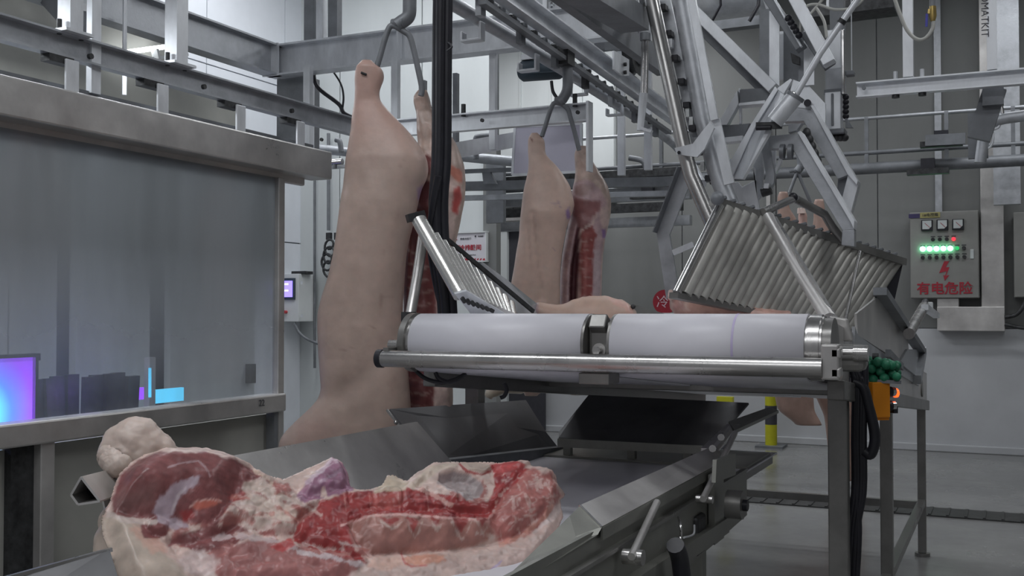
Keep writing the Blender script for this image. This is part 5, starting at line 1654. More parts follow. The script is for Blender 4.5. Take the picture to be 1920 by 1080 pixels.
pk2 = thing('pork_half', 'second half of the nearest pork pair, cut red side showing behind the black hoses', 'pork', at(810, 500, D=D1 + .22))
D1b = D1 + .20
rowsB = [(170, 786, 800), (174, 778, 802), (184, 775, 806), (196, 776, 808), (212, 781, 812), (228, 782, 826), (250, 782, 842), (270, 784, 856), (290, 783, 864), (312, 782, 871),
         (345, 780, 873), (375, 777, 871), (400, 772, 866), (430, 767, 860), (460, 762, 853), (490, 759, 851), (540, 757, 848), (600, 758, 846), (700, 760, 847), (740, 761, 849), (800, 760, 848), (860, 762, 840)]


def thB(y): return float(np.interp(y, [170, 184, 210, 250, 320, 500, 860], [.02, .04, .045, .08, .12, .12, .10]))


def colB(x, y, fr):
    c = skin_base(x, y, 13)
    f = fr
    c2 = c.copy()
    c2 = paint(c2, x, y, [(788, 292), (800, 282), (815, 275), (830, 300), (850, 312), (868, 330), (868, 370), (850, 430), (842, 500), (838, 600), (842, 860), (740, 860), (740, 350), (780, 350)], FAT, 2, 5, .08, 31)
    c2 = paint(c2, x, y, [(788, 296), (800, 290), (812, 298), (806, 330), (792, 330)], MUS, 3, 4, .1, 32)
    c2 = paint(c2, x, y, [(740, 350), (800, 338), (830, 350), (836, 420), (818, 520), (812, 640), (815, 860), (740, 860)], MUS, 3, 6, .06, 33)
    c2 = paint(c2, x, y, [(850, 352), (862, 350), (866, 372), (858, 402), (848, 398), (848, 370)], (.52, .10, .09), 3, 3, .1, 34)
    c2 = paint(c2, x, y, [(838, 305), (866, 322), (868, 345), (850, 335), (838, 325)], (.60, .24, .18), 3, 4, .1, 35)
    for k in range(14):
        yy = 470 + k * 24
        c2 = stroke(c2, x, y, [(765, yy), (790, yy + 8), (808, yy + 2)], FAT, 1.6, 3, .15, 36 + k, .45)
        c2 = paint(c2, x, y, [(768, yy + 6), (785, yy + 10), (785, yy + 18), (768, yy + 16)], CAV, 3, 4, .1, 50 + k, .7)
    c2 = stroke(c2, x, y, [(700 + 60, 350), (762, 500), (764, 860)], CAV, 3, 2, .1, 70, .8)
    return np.where(f[:, None], c2, c)


def dispB(x, y, fr):
    d = .012 * fbm(x * .06, y * .05, 41)
    s = sdist(x, y, [(775, 380), (812, 400), (806, 860), (770, 860)])
    return d + np.where(fr, .05 * sst(-8, 14, s), 0)


loft('cut_side', rowsB, D1b, thB, pk2, colB, M['meat'], nseg=72, dispf=dispB)

# ---------------------------------------------------------------- second pair
D2 = 5.80
pk = thing('pork_half', 'farther hanging pork half with violet stamp marks, skin side out, beside the lilac board', 'pork', at(1010, 500, D=D2))
rowsC = [(250, 998, 1006), (254, 992, 1014), (262, 990, 1021), (275, 990, 1022), (288, 990, 1022), (298, 991, 1029), (308, 991, 1040), (320, 990, 1050), (335, 987, 1060), (350, 983, 1069),
         (367, 980, 1073), (385, 978, 1077), (402, 976, 1072), (425, 974, 1063), (445, 973, 1059), (472, 968, 1054), (500, 964, 1051), (533, 958, 1050), (560, 957, 1050), (590, 960, 1049),
         (640, 965, 1045), (690, 972, 1040), (715, 976, 1030), (730, 978, 1024), (742, 985, 1005)]


def thC(y): return float(np.interp(y, [250, 262, 290, 330, 400, 700, 742], [.02, .04, .045, .09, .13, .12, .03]))


def colC(x, y, fr):
    c = skin_base(x, y, 23) * np.array((1.15, 1.12, 1.10))
    c = paint(c, x, y, [(1060, 395), (1068, 388), (1069, 408), (1062, 412)], (.22, .12, .34), 2, 3, .3, 60, .8)
    for ln in (((1033, 378), (1040, 384), (1046, 378), (1052, 390)), ((1034, 464), (1040, 468)), ((1018, 498), (1024, 504), (1034, 504))):
        c = stroke(c, x, y, ln, (.30, .20, .28), .9, 1.2, .3, 62, .55)
    for ln in (((1000, 400), (1004, 450), (1010, 500), (1018, 540)), ((990, 430), (996, 490))):
        c = stroke(c, x, y, ln, SKIND, 2.2, 2, .1, 63, .35)
    c = paint(c, x, y, [(994, 258), (1000, 262), (998, 266)], (.2, .08, .08), 1.5, 1, .1, 3, .9)
    return c


def dispC(x, y, fr):
    d = .005 * fbm(x * .03, y * .02, 24, 2)
    for ln, dep, wd in ((((1000, 400), (1004, 450), (1012, 500), (1016, 560)), .012, 5), (((988, 420), (996, 480), (1000, 540)), .008, 5), (((1030, 420), (1024, 500)), .006, 7)):
        s = sdist(x, y, ln, False)
        d += np.where(fr, dep * np.exp(-(s / wd) ** 2), 0)
    return d


loft('skin_side', rowsC, D2, thC, pk, colC, M['skin'], nseg=60, dispf=dispC, nr=150)
pk2 = thing('pork_half', 'farther hanging pork half with its red cut side and ribs showing, right of its pair', 'pork', at(1100, 500, D=D2 + .18))
rowsD = [(274, 1086, 1097), (279, 1079, 1103), (290, 1077, 1107), (305, 1078, 1112), (320, 1079, 1122), (335, 1078, 1131), (352, 1074, 1140), (375, 1070, 1145), (400, 1069, 1145), (420, 1066, 1141),
         (449, 1060, 1134), (480, 1054, 1130), (520, 1051, 1128), (560, 1050, 1127), (600, 1050, 1126), (660, 1052, 1124), (720, 1060, 1110), (740, 1070, 1100)]


def thD(y): return float(np.interp(y, [274, 290, 320, 380, 600, 740], [.02, .04, .06, .11, .11, .05]))


def colD(x, y, fr):
    c = skin_base(x, y, 33)
    c2 = c.copy()
    c2 = paint(c2, x, y, [(1068, 345), (1092, 336), (1110, 340), (1128, 358), (1138, 380), (1140, 402), (1133, 440), (1128, 480), (1122, 600), (1045, 600), (1045, 460), (1066, 400)], (.47, .33, .34), 3, 4, .1, 70)
    c2 = paint(c2, x, y, [(1076, 352), (1088, 344), (1104, 344), (1112, 356), (1104, 366), (1088, 368), (1078, 362)], (.30, .19, .18), 3, 3, .1, 71, .9)
    c2 = paint(c2, x, y, [(1076, 368), (1100, 376), (1125, 378), (1124, 395), (1112, 410), (1100, 426), (1090, 430), (1082, 420), (1074, 398)], (.27, .12, .12), 3, 4, .1, 72)
    c2 = paint(c2, x, y, [(1082, 424), (1089, 430), (1086, 470), (1085, 540), (1080, 600), (1066, 600), (1068, 520), (1076, 450)], CAV, 2, 2, .1, 73)
    c2 = paint(c2, x, y, [(1090, 432), (1110, 424), (1118, 440), (1112, 480), (1112, 540), (1108, 600), (1088, 600), (1086, 520), (1088, 470)], (.26, .065, .06), 2, 3, .1, 74)
    c2 = stroke(c2, x, y, [(1088, 430), (1087, 470), (1085, 520), (1084, 600)], FAT, 1.2, 1, .2, 75, .8)
    c2 = stroke(c2, x, y, [(1099, 436), (1098, 600)], MUSP, 1.5, 1.5, .2, 76, .8)
    c2 = stroke(c2, x, y, [(1118, 400), (1112, 418), (1096, 428), (1088, 436)], FAT, 2, 2, .15, 77, .7)
    c2 = paint(c2, x, y, [(1126, 390), (1140, 384), (1142, 420), (1132, 430), (1124, 410)], FAT, 3, 3, .1, 78, .8)
    c2 = paint(c2, x, y, [(1128, 430), (1136, 430), (1137, 445), (1130, 447)], (.22, .12, .34), 2, 2, .3, 79, .8)
    for k in range(9):
        yy = 450 + k * 17
        c2 = stroke(c2, x, y, [(1054, yy), (1062, yy + 4), (1072, yy - 2)], FAT, .9, 1.8, .2, 80 + k, .35)
        c2 = stroke(c2, x, y, [(1089, yy + 4), (1110, yy)], FAT, .7, 1.2, .2, 90 + k, .4)
    c2 = paint(c2, x, y, [(1114, 470), (1126, 470), (1126, 600), (1110, 600)], (.52, .42, .44), 3, 3, .1, 95, .7)
    return np.where(fr[:, None], c2, c)


def dispD(x, y, fr):
    d = .008 * fbm(x * .08, y * .06, 44)
    s = sdist(x, y, [(1084, 424), (1087, 470), (1084, 600), (1066, 600), (1070, 500)])
    return d + np.where(fr, .09 * sst(-4, 8, s), 0)


loft('cut_side', rowsD, D2 + .16, thD, pk2, colD, M['meat'], nseg=60, dispf=dispD, nr=150)
# trotter showing below the belts
def nub(name, pts, rad, col, parent, seed=0, m='skin'):
    """knobbly limb piece along a path"""
    pts = spline(pts, 8)
    n = len(pts)
    rs = np.interp(np.linspace(0, 1, n), np.linspace(0, 1, len(rad)), rad)
    b = B()
    b.tube(pts, list(rs), 20)
    V = np.array([tuple(v) for v in b.v])
    px, py = proj_np(V)
    sc_ = .0035 * 20 / max(1, 1)
    C_ = V.mean(0)
    k = fbm(V[:, 0] * 14 + V[:, 1] * 9, V[:, 2] * 14, seed)[:, None] * .006
    V = V + (V - C_) / (np.linalg.norm(V - C_, axis=1)[:, None] + 1e-6) * k
    b.v = [Vector(v) for v in V]
    c = np.tile(np.array(col), (len(V), 1)) * (1 + .12 * fbm(V[:, 0] * 20, V[:, 2] * 20, seed + 1))[:, None]
    o_ = b.build(name, M[m], parent, cols=c)
    return o_


nub('trotter', [at(975, 722, D=6), at(945, 724, D=5.9), at(922, 735, D=5.85), at(916, 745, D=5.85)], [.05, .045, .04, .03, .02], (.52, .45, .36), pk, 3)

# ---------------------------------------------------------------- third pair behind the gate
D3 = 8.9
for i, (nm, xc, xw, y0_) in enumerate((('left', 1470, 17, 360), ('right', 1537, 18, 374))):
    t = thing('pork_half', 'distant hanging pork half with its pink hock above the roller gate, %s of two' % nm, 'pork', at(xc, 600, D=D3))
    rw = [(y0_, xc - 7, xc + 5), (y0_ + 6, xc - 12, xc + 8), (y0_ + 16, xc - 12, xc + 9), (y0_ + 30, xc - 10, xc + 8), (y0_ + 50, xc - 12, xc + 22), (y0_ + 90, xc - 22, xc + 45 if i else xc + 30), (600, xc - 30, xc + 48), (700, xc - 25, xc + 50), (770, xc - (10 if i == 0 else 35), xc + 55), (796, xc + 25 if i == 0 else xc - 20, xc + (70 if i == 0 else 10))]
    if i == 1:
        rw[-2:] = [(780, xc + 10, xc + 85), (870, xc + 20, xc + 80), (900, xc + 30, xc + 70)]
    loft('body_side', rw, D3 + .2 * i, lambda y: float(np.interp(y, [y0_, y0_ + 30, y0_ + 90, 700, 900], [.03, .05, .10, .13, .06])), t,
         lambda x, y, f: skin_base(x, y, 43) * np.array((.72, .64, .62)), M['skin'], nseg=32, nr=110)
t = thing('pork_piece', 'small pink pork trotter peeping over the gate between the two distant hocks', 'pork', at(1503, 405, D=8.7))
nub('trotter', [at(1503, 393, D=8.7), at(1505, 405, D=8.7), at(1504, 425, D=8.7)], [.02, .035, .04], (.58, .38, .33), t, 8)
for k in (-1, 0, 1): nub('toe', [at(1503 + 4 * k, 400, D=8.66), at(1502 + 5 * k, 390, D=8.66)], [.02, .008], (.62, .5, .45), t, 9 + k)

# ---------------------------------------------------------------- gambrel hooks
def gambrel(nm, label, apex, lpts, rpts, D, hookpts, rr):
    o_ = thing(nm, label, 'hook', at(*apex, D=D))
    g = lambda pl: spline([at(px, py, D=D) for px, py in pl], 6)
    B().tube(g(lpts), rr, 14).build('hook_leg', M['galvd'], o_)
    B().tube(g(rpts), rr, 14).build('hook_leg', M['galvd'], o_)
    B().tube([at(*hookpts[-1], D=D) + Vector((-.02, 0, .01)), at(*hookpts[-1], D=D) + Vector((.035, 0, .01))], rr * 1.6, 14).build('swivel', M['galvd'], o_)
    B().tube(g(hookpts), rr * 2.3, 16).build('trolley_hook', M['galvd'], o_)
    return o_


g1_ = gambrel('gambrel_hook', 'steel gambrel hook spreading the nearest pork pair, apex at the top of the picture', (742, 50),
        [(741, 49), (731, 50), (722, 72), (714, 100), (707, 124)], [(741, 49), (756, 58), (768, 68), (776, 95), (784, 130), (791, 165), (789, 180)], D1 - .02,
        [(768, -30), (768, 5), (766, 30), (752, 42), (744, 48)], .0125)
B().tube([at(692, 132, D=D1 - .02), at(707, 124, D=D1 - .02)], .0125, 12).build('hook_tip', M['galvd'], g1_)
g2_ = gambrel('gambrel_hook', 'thinner steel gambrel hook spreading the farther pork pair below the small motor', (1050, 195),
        [(1050, 194), (1038, 194), (1030, 212), (1022, 238), (1016, 256)], [(1050, 194), (1064, 204), (1070, 222), (1078, 250), (1086, 282)], D2 - .02,
        [(1062, 102), (1064, 130), (1064, 165), (1056, 184), (1048, 192)], .0125)
B().box(at(1060, 106, D=5.75), (.07, .10, .10)).build('trolley', M['darkm'], g2_)
g3_ = gambrel('gambrel_hook', 'small bent hook holding the distant pork hocks seen between the swing frame arms', (1488, 322),
        [(1495, 322), (1488, 340), (1480, 362)], [(1480, 322), (1494, 322), (1505, 345), (1520, 380)], 8.8, [(1500, 290), (1502, 310), (1494, 322)], .014)

# ---------------------------------------------------------------- pork on the raised belts
def blob(name, label, prof_, D, thick, seed, tint=(1, 1, 1), cat='pork'):
    t_ = thing('pork_piece', label, cat, at((prof_[0][0] + prof_[-1][0]) / 2, 600, D=D))
    P = np.array(prof_, float)
    xs = np.linspace(P[0, 0], P[-1, 0], 70)
    top, bot = np.interp(xs, P[:, 0], P[:, 1]), np.interp(xs, P[:, 0], P[:, 2])
    k_ = np.ones(5) / 5
    sm = lambda a_: np.convolve(np.pad(a_, 2, mode='edge'), k_, 'valid')
    top, bot = sm(top), sm(bot)
    ns = 36
    V = []
    Fw = np.array((-math.sin(YAW), math.cos(YAW), 0))
    for i, x in enumerate(xs):
        c = np.array(CAMP) + ray_np(np.array(x), np.array((top[i] + bot[i]) / 2)) * D
        hh = (bot[i] - top[i]) / 2 * D / F
        a_ = np.arange(ns) * 2 * PI / ns
        tk = min(thick, hh * 1.2 + .01)
        V.append(c[None] + (hh * np.sin(a_))[:, None] * np.array((0, 0, 1.)) + (tk * np.cos(a_))[:, None] * Fw[None])
    V = np.array(V).reshape(-1, 3)
    px, py = proj_np(V)
    V[:, 2] += .006 * fbm(px * .06, V[:, 1] * 12, seed)
    c = skin_base(px, py * 1.0 + V[:, 1] * 50, seed) * np.array(tint)
    return t_, V, c, px, py, ns, len(xs)


def finish(t_, name, V, c, ns, nx, m='skin'):
    b = B()
    fs = [(i * ns + k, i * ns + (k + 1) % ns, (i + 1) * ns + (k + 1) % ns, (i + 1) * ns + k) for i in range(nx - 1) for k in range(ns)]
    fs += [list(range(ns))[::-1], [(nx - 1) * ns + k for k in range(ns)]]
    b.add([tuple(v) for v in V], fs, True)
    return b.build(name, M[m], t_, cols=c)


t_, V, c, px, py, ns, nx = blob('pork_piece', 'pale pork piece on the raised belts with its trotter pointing left',
    [(998, 575, 592), (1003, 568, 598), (1015, 566, 604), (1030, 570, 608), (1050, 573, 612), (1062, 568, 618), (1075, 561, 622), (1095, 556, 626), (1120, 554, 630), (1140, 555, 630), (1160, 561, 630), (1175, 566, 626), (1186, 575, 620), (1192, 584, 604)], 5.0, .16, 51, (1.12, 1.04, .98))
c = paint(c, px, py, [(1140, 556), (1165, 562), (1185, 575), (1190, 592), (1170, 580), (1150, 570)], (.70, .42, .36), 4, 5, .1, 52, .8)
c = paint(c, px, py, [(998, 566), (1008, 566), (1010, 592), (998, 592)], (.36, .27, .33), 3, 3, .1, 53, .6)
finish(t_, 'skin_side', V, c, ns, nx)
B().ball(at(1187, 575, D=4.95), .012).build('dark_clot', M['darkm'], t_)
t_, V, c, px, py, ns, nx = blob('pork_piece', 'pinkish pork piece half hidden under the near corner of the roller gate',
    [(1258, 560, 575), (1263, 551, 588), (1275, 553, 600), (1300, 560, 612), (1330, 562, 616), (1370, 566, 616), (1410, 574, 612), (1440, 580, 606), (1480, 584, 600)], 4.75, .14, 61, (1.05, .82, .80))
c = paint(c, px, py, [(1256, 550), (1290, 556), (1290, 580), (1256, 580)], FAT, 4, 6, .15, 62, .7)
c = paint(c, px, py, [(1262, 560), (1285, 562), (1285, 580), (1262, 580)], MUSP, 3, 6, .2, 63, .6)
finish(t_, 'skin_side', V, c, ns, nx, 'meat')
rg_tag = nub('torn_flap', [at(1258, 546, D=4.72), at(1257, 558, D=4.70), at(1254, 562, D=4.70)], [.012, .014, .006], tuple(FAT), t_, 12)

# ---------------------------------------------------------------- big pork half in the foreground
fp = thing('pork_half', 'large opened pork half lying on the low conveyor in the foreground, red cut side up', 'pork', at(600, 1050, D=2.6))
A0 = at(600, 1085, D=2.53)
A1 = at(600, 880, D=2.83)
A2 = at(1010, 950, D=3.06)
nP = (A2 - A0).cross(A1 - A0).normalized()
if nP.z < 0: nP = -nP
eU = Vector((A2 - A0)) ; eU = (eU - nP * eU.dot(nP)); 
eV = nP.cross(eU.normalized()).normalized()
if eV.z < 0: eV = -eV
eU = eV.cross(nP).normalized()
if (at(1000, 950, D=3) - at(300, 950, D=3)).dot(eU) < 0: eU = -eU


def on_plane(px, py):
    r = ray_np(np.asarray(px, float), np.asarray(py, float))
    n_ = np.array(nP)
    t = (np.array(A0 - CAMP) @ n_) / (r @ n_)
    return np.array(CAMP) + r * t[..., None]


OUT = [(207, 935), (222, 890), (243, 868), (270, 853), (300, 845), (360, 842), (415, 848), (450, 862), (478, 880), (505, 893), (530, 898), (552, 890), (580, 878), (602, 868), (622, 858), (642, 868), (652, 890), (657, 912),
       (672, 920), (700, 917), (715, 912), (727, 893), (738, 890), (752, 898), (764, 903), (785, 885), (815, 869), (850, 868), (900, 867), (940, 868), (960, 865), (985, 868), (1003, 878), (1030, 880), (1042, 892), (1046, 910), (1058, 928), (1050, 940),
       (1054, 970), (1044, 1002), (1026, 1034), (1002, 1064), (972, 1090), (940, 1110), (905, 1128), (860, 1170), (260, 1150), (222, 1085), (206, 1050), (194, 1010), (190, 975), (198, 955)]
Pm = on_plane(np.array([p[0] for p in OUT]), np.array([p[1] for p in OUT])) - np.array(A0)
Uo, Vo = Pm @ np.array(eU), Pm @ np.array(eV)
step = .0034
us = np.arange(Uo.min() - .01, Uo.max() + .01, step)
vs_ = np.arange(Vo.min() - .01, Vo.max() + .01, step)
UU, VV = np.meshgrid(us, vs_, indexing='ij')
nu, nv = UU.shape
UF, VF = UU.ravel(), VV.ravel()
sd = sdist(UF, VF, list(zip(Uo, Vo))) + .004 * fbm(UF * 25, VF * 25, 5)
gu_, gv_ = np.gradient(sd.reshape(nu, nv), step)
rim_ = (sd > 0) & (sd < step * 1.1)          # pull the outermost vertices onto the outline
UF = np.where(rim_, UF - sd * gu_.ravel(), UF)
VF = np.where(rim_, VF - sd * gv_.ravel(), VF)
base = np.array(A0) + UF[:, None] * np.array(eU) + VF[:, None] * np.array(eV)
bx, by = proj_np(base)


def bump_poly(poly, h, w_, seed=0, amp=4):
    s = sdist(bx, by, poly) + fbm(bx * .05, by * .05, seed) * amp
    return h * sst(-w_ * .3, w_, s)


def ridge(line, h, w_):
    s = sdist(bx, by, line, False)
    return h * np.exp(-(s / w_) ** 2)


HAM = [(208, 935), (225, 892), (262, 860), (300, 848), (380, 846), (440, 862), (495, 893), (470, 903), (452, 925), (430, 950), (405, 985), (330, 975), (290, 978), (212, 968)]
SPN = [(545, 1015), (555, 988), (590, 960), (600, 940), (640, 925), (700, 918), (760, 915), (800, 925), (860, 930), (890, 945), (915, 940), (930, 912), (925, 890), (930, 872), (975, 868), (992, 880), (965, 905), (935, 945), (915, 972), (850, 970), (760, 966), (700, 966), (655, 980), (652, 1000), (668, 1030), (692, 1058), (640, 1048), (585, 1030)]
LOIN = [(650, 975), (700, 968), (760, 968), (850, 974), (915, 980), (930, 1000), (900, 1020), (840, 1032), (760, 1035), (700, 1040), (665, 1010)]
END = [(930, 950), (960, 900), (1000, 880), (1035, 888), (1045, 912), (1056, 930), (1035, 960), (1020, 985), (985, 1005), (950, 1020), (925, 1005), (915, 975)]
GREY = [(822, 892), (850, 885), (880, 890), (903, 905), (905, 918), (900, 934), (876, 938), (862, 925), (838, 918), (820, 905)]
FLAP = [(558, 930), (572, 905), (600, 880), (622, 858), (645, 870), (655, 895), (662, 918), (640, 925), (600, 935), (570, 945)]
FOLD = [(440, 905), (480, 895), (520, 905), (560, 935), (600, 940), (600, 960), (560, 985), (545, 1010), (500, 1010), (450, 985), (410, 1000), (400, 985), (430, 950)]
SHK = [(268, 990), (290, 978), (315, 985), (312, 1005), (290, 1012), (270, 1005)]
LOW = [(395, 1035), (470, 1010), (545, 1020), (600, 1035), (690, 1058), (660, 1085), (600, 1110), (430, 1110), (400, 1070)]
SKL = [(185, 970), (215, 965), (262, 985), (280, 1010), (305, 1030), (325, 1050), (345, 1070), (360, 1110), (180, 1150)]
BEL = [(700, 1052), (760, 1045), (840, 1048), (920, 1035), (985, 1010), (1025, 975), (1062, 950), (1062, 1000), (960, 1075), (880, 1160), (600, 1160), (660, 1070)]

h = .012 + 0 * bx
h += bump_poly(HAM, .075, 55, 1)
h += bump_poly(SKL, .035, 40, 9)
h += bump_poly(FOLD, .020, 18, 2, 8)
h += bump_poly(FLAP, .022, 16, 3, 5)
h += bump_poly(SPN, .020, 10, 4, 3)
h += bump_poly(LOIN, .040, 26, 5, 4)
h += bump_poly(END, .045, 30, 6, 5)
h += bump_poly(LOW, .025, 22, 7, 6)
h += bump_poly(SHK, .014, 8, 8, 2)
h += bump_poly(BEL, .010, 14, 12, 3)
h -= bump_poly(GREY, .024, 10, 10, 1)
h += ridge([(655, 985), (700, 966), (760, 966), (840, 973), (915, 979)], .010, 5)
h += ridge([(765, 915), (790, 890), (820, 872), (850, 868)], .018, 9)
h += ridge([(828, 925), (840, 935), (846, 945)], .010, 5)
h += ridge([(870, 868), (880, 882), (905, 888), (918, 880)], .008, 4)
for k, xv in enumerate((645, 692, 746, 800, 850)):
    h -= ridge([(xv, 922), (xv + 4, 955)], .007, 3.5)
for k, xv in enumerate((770, 812, 868, 905)):
    h += ridge([(xv - 14, 978), (xv, 995), (xv + 14, 978)], .006, 4)
h -= ridge([(700, 1042), (800, 1038), (880, 1030), (960, 1010), (1010, 975)], .012, 5)
h -= ridge([(320, 1015), (360, 1020), (420, 1000), (440, 985)], .014, 8)
n1 = fbm(bx * .035, by * .05, 61, 5)
n2 = fbm(bx * .12, by * .16, 62, 4)
rough_ = 1 - .75 * sst(-5, 15, sdist(bx, by, HAM))
rough_ *= 1 - .8 * sst(-5, 15, sdist(bx, by, SKL))
fold_m = sst(-10, 12, sdist(bx, by, FOLD))
h += rough_ * (.012 * fbm(bx * .035, by * .05, 61, 3) + .0016 * n2)
h += fold_m * .012 * np.abs(fbm(bx * .045, by * .07, 63, 3))
edge = sst(0, .035, sd)
hf = h * (0.15 + .85 * edge)
P3 = base + hf[:, None] * np.array(nP)
cx_, cy_ = proj_np(P3)

# colours by tissue, looked up where each lump really lies
x, y = cx_, cy_
nA, nB_ = fbm(x * .03, y * .045, 71, 5), fbm(x * .09, y * .13, 72, 4)
c = np.tile(FAT, (len(x), 1)) * (1 + .08 * nA)[:, None]
mm = sst(-.05, .18, nA + .4 * nB_)[:, None]
mid_c = np.tile(FAT, (len(x), 1)) * (1 - mm) + MUSP * mm
inter = sst(0, 20, sdist(x, y, [(300, 960), (400, 950), (560, 935), (640, 920), (800, 900), (1000, 880), (1045, 905), (1030, 970), (960, 1030), (700, 1050), (640, 1080), (420, 1080), (330, 1040), (290, 1000)]))[:, None]
c = c * (1 - inter) + mid_c * inter
grain = fbm(x * .05 + y * .03, y * .28 - x * .10, 73, 4)
c = paint(c, x, y, HAM, MUS, 3, 5, .06, 74)
hm_ = sst(-3, 3, sdist(x, y, HAM))[:, None]
c = c * (1 + hm_ * .30 * grain[:, None])
c = paint(c, x, y, [(212, 940), (240, 915), (300, 900), (290, 950), (225, 965)], (.23, .12, .115), 18, 10, .03, 75, .7)
c = paint(c, x, y, [(287, 962), (292, 940), (315, 918), (330, 906), (355, 898), (374, 892), (372, 908), (352, 918), (338, 930), (330, 948), (322, 968), (345, 980), (352, 988), (322, 992), (300, 985)], (.50, .40, .46), 3, 6, .10, 76, .9)
c = stroke(c, x, y, [(322, 962), (328, 945), (335, 928), (348, 916)], (.62, .52, .56), 2.5, 2, .15, 77)
c = stroke(c, x, y, [(315, 876), (340, 868), (372, 864), (385, 876), (394, 892)], (.50, .36, .38), 1.4, 1.5, .15, 78, .75)
c = paint(c, x, y, [(362, 1000), (395, 985), (450, 985), (470, 1005), (430, 1030), (380, 1040), (320, 1020), (330, 998)], MUS, 4, 9, .06, 79)
c = paint(c, x, y, SHK, MUS, 2, 3, .08, 80)
c = paint(c, x, y, [(357, 948), (375, 938), (410, 935), (416, 942), (395, 950), (370, 956)], (.55, .16, .12), 2, 2, .1, 81)
c = stroke(c, x, y, [(356, 950), (370, 940), (395, 936), (415, 940)], (.66, .40, .36), 1.5, 1, .1, 82)
c = paint(c, x, y, [(428, 934), (455, 920), (470, 925), (465, 938), (440, 942)], RED, 3, 3, .08, 83)
c = paint(c, x, y, [(335, 960), (360, 955), (365, 970), (345, 978)], RED, 3, 4, .08, 84, .9)
c = paint(c, x, y, [(460, 905), (500, 900), (520, 915), (540, 935), (560, 965), (540, 985), (500, 990), (462, 975), (455, 940), (462, 925)], (.66, .53, .46), 4, 10, .06, 85, .8)
c = paint(c, x, y, FLAP, (.34, .17, .25), 2, 4, .08, 86)
c = stroke(c, x, y, [(575, 905), (600, 885), (622, 860), (630, 864)], (.62, .47, .54), 3.5, 5, .12, 87, .8)
c = stroke(c, x, y, [(604, 930), (607, 915), (612, 935)], FAT, 3, 3, .12, 88)
c = stroke(c, x, y, [(600, 905), (625, 890), (640, 880)], (.50, .36, .46), 2.5, 4, .15, 89, .6)
c = paint(c, x, y, [(500, 900), (540, 905), (548, 920), (520, 925)], MUSP, 3, 6, .1, 90)
c = paint(c, x, y, LOIN, (.42, .205, .175), 3, 4, .06, 91)
c = paint(c, x, y, END, (.44, .165, .15), 5, 7, .06, 92)
em = sst(-6, 6, sdist(x, y, END) )[:, None]
st_ = sst(.25, .45, fbm(x * .16 - y * .05, y * .05 + x * .03, 93, 3))[:, None] * em * .7
c = c * (1 - st_) + np.array((.62, .42, .38)) * st_
c = paint(c, x, y, SPN, RED, 2, 5, .06, 94)
dk = (sst(.0, .5, fbm(x * .06, y * .09, 95)) * sst(-3, 3, sdist(x, y, SPN)) * .55)[:, None]
c = c * (1 - dk) + np.array((.20, .03, .04)) * dk
c = paint(c, x, y, [(742, 922), (760, 925), (752, 952), (700, 958), (695, 925)], (.50, .14, .12), 3, 4, .1, 96, .5)
c = paint(c, x, y, GREY, (.40, .33, .33), 2, 3, .1, 97)
gm_ = sst(-2, 3, sdist(x, y, GREY))[:, None]
st2 = sst(.0, .35, fbm(x * .03, y * .35, 98, 3))[:, None] * gm_ * .6
c = c * (1 - st2) + np.array((.56, .50, .49)) * st2
c = paint(c, x, y, [(765, 912), (790, 888), (812, 872), (850, 868), (858, 873), (820, 885), (795, 905), (775, 918)], (.66, .54, .45), 2, 2, .1, 99)
c = paint(c, x, y, [(862, 868), (890, 866), (918, 870), (922, 880), (900, 886), (878, 880)], (.50, .40, .34), 2, 2, .1, 100)
c = stroke(c, x, y, [(862, 870), (875, 884), (902, 890), (920, 884)], RED, 2, 2, .1, 101, .9)
c = paint(c, x, y, [(920, 872), (968, 864), (988, 872), (960, 882), (925, 888)], (.50, .09, .09), 2, 3, .1, 102)
c = stroke(c, x, y, [(790, 918), (812, 928), (832, 940), (846, 946)], (.62, .36, .32), 4, 4, .15, 103, .8)
c = stroke(c, x, y, [(640, 985), (700, 966), (758, 964), (800, 968), (840, 971), (880, 973), (916, 979)], (.68, .38, .35), 2.0, 2, .12, 104)
for k, (xv, wv, dv) in enumerate(((735, 20, 10), (778, 14, 26), (820, 10, 14), (866, 18, 30), (906, 12, 16))):
    c = stroke(c, x, y, [(xv - wv, 978), (xv - wv * .5, 978 + dv * .7), (xv, 982 + dv), (xv + wv * .6, 980 + dv * .5), (xv + wv, 978)], (.60, .45, .40), 1.6, 5, .10, 105 + k, .75)
    c = paint(c, x, y, [(xv - wv, 971), (xv + wv * .7, 973), (xv - 2, 976 + dv * .8)], RED, 2, 5, .1, 110 + k, .85)
rs_ = np.random.RandomState(4)
for k in range(34):        # marbling: fine fat streaks that follow the grain at the shoulder end
    u0, v0 = rs_.uniform(935, 1040), rs_.uniform(890, 990)
    an = rs_.uniform(-.9, -.3) + (u0 - 930) * .006
    ln_ = rs_.uniform(8, 22)
    c = stroke(c, x, y, [(u0, v0), (u0 + ln_ * .5 * math.cos(an), v0 + ln_ * .5 * math.sin(an) + 2), (u0 + ln_ * math.cos(an), v0 + ln_ * math.sin(an))], (.63, .45, .41), rs_.uniform(.5, 1.5), 1.5, .2, 200 + k, .65)
for k in range(30):        # folds of fat and slips of lean beside the ham
    u0, v0 = rs_.uniform(415, 590), rs_.uniform(910, 1005)
    an = rs_.uniform(-.1, .7)
    ln_ = rs_.uniform(18, 50)
    cc_ = ((.36, .12, .11), (.50, .20, .17), (.68, .55, .50), (.60, .42, .38))[k % 4]
    c = stroke(c, x, y, [(u0, v0), (u0 + ln_ * .5 * math.cos(an), v0 + ln_ * .5 * math.sin(an) - 3), (u0 + ln_ * math.cos(an), v0 + ln_ * math.sin(an))], cc_, rs_.uniform(1, 4), 4, .12, 300 + k, .7)
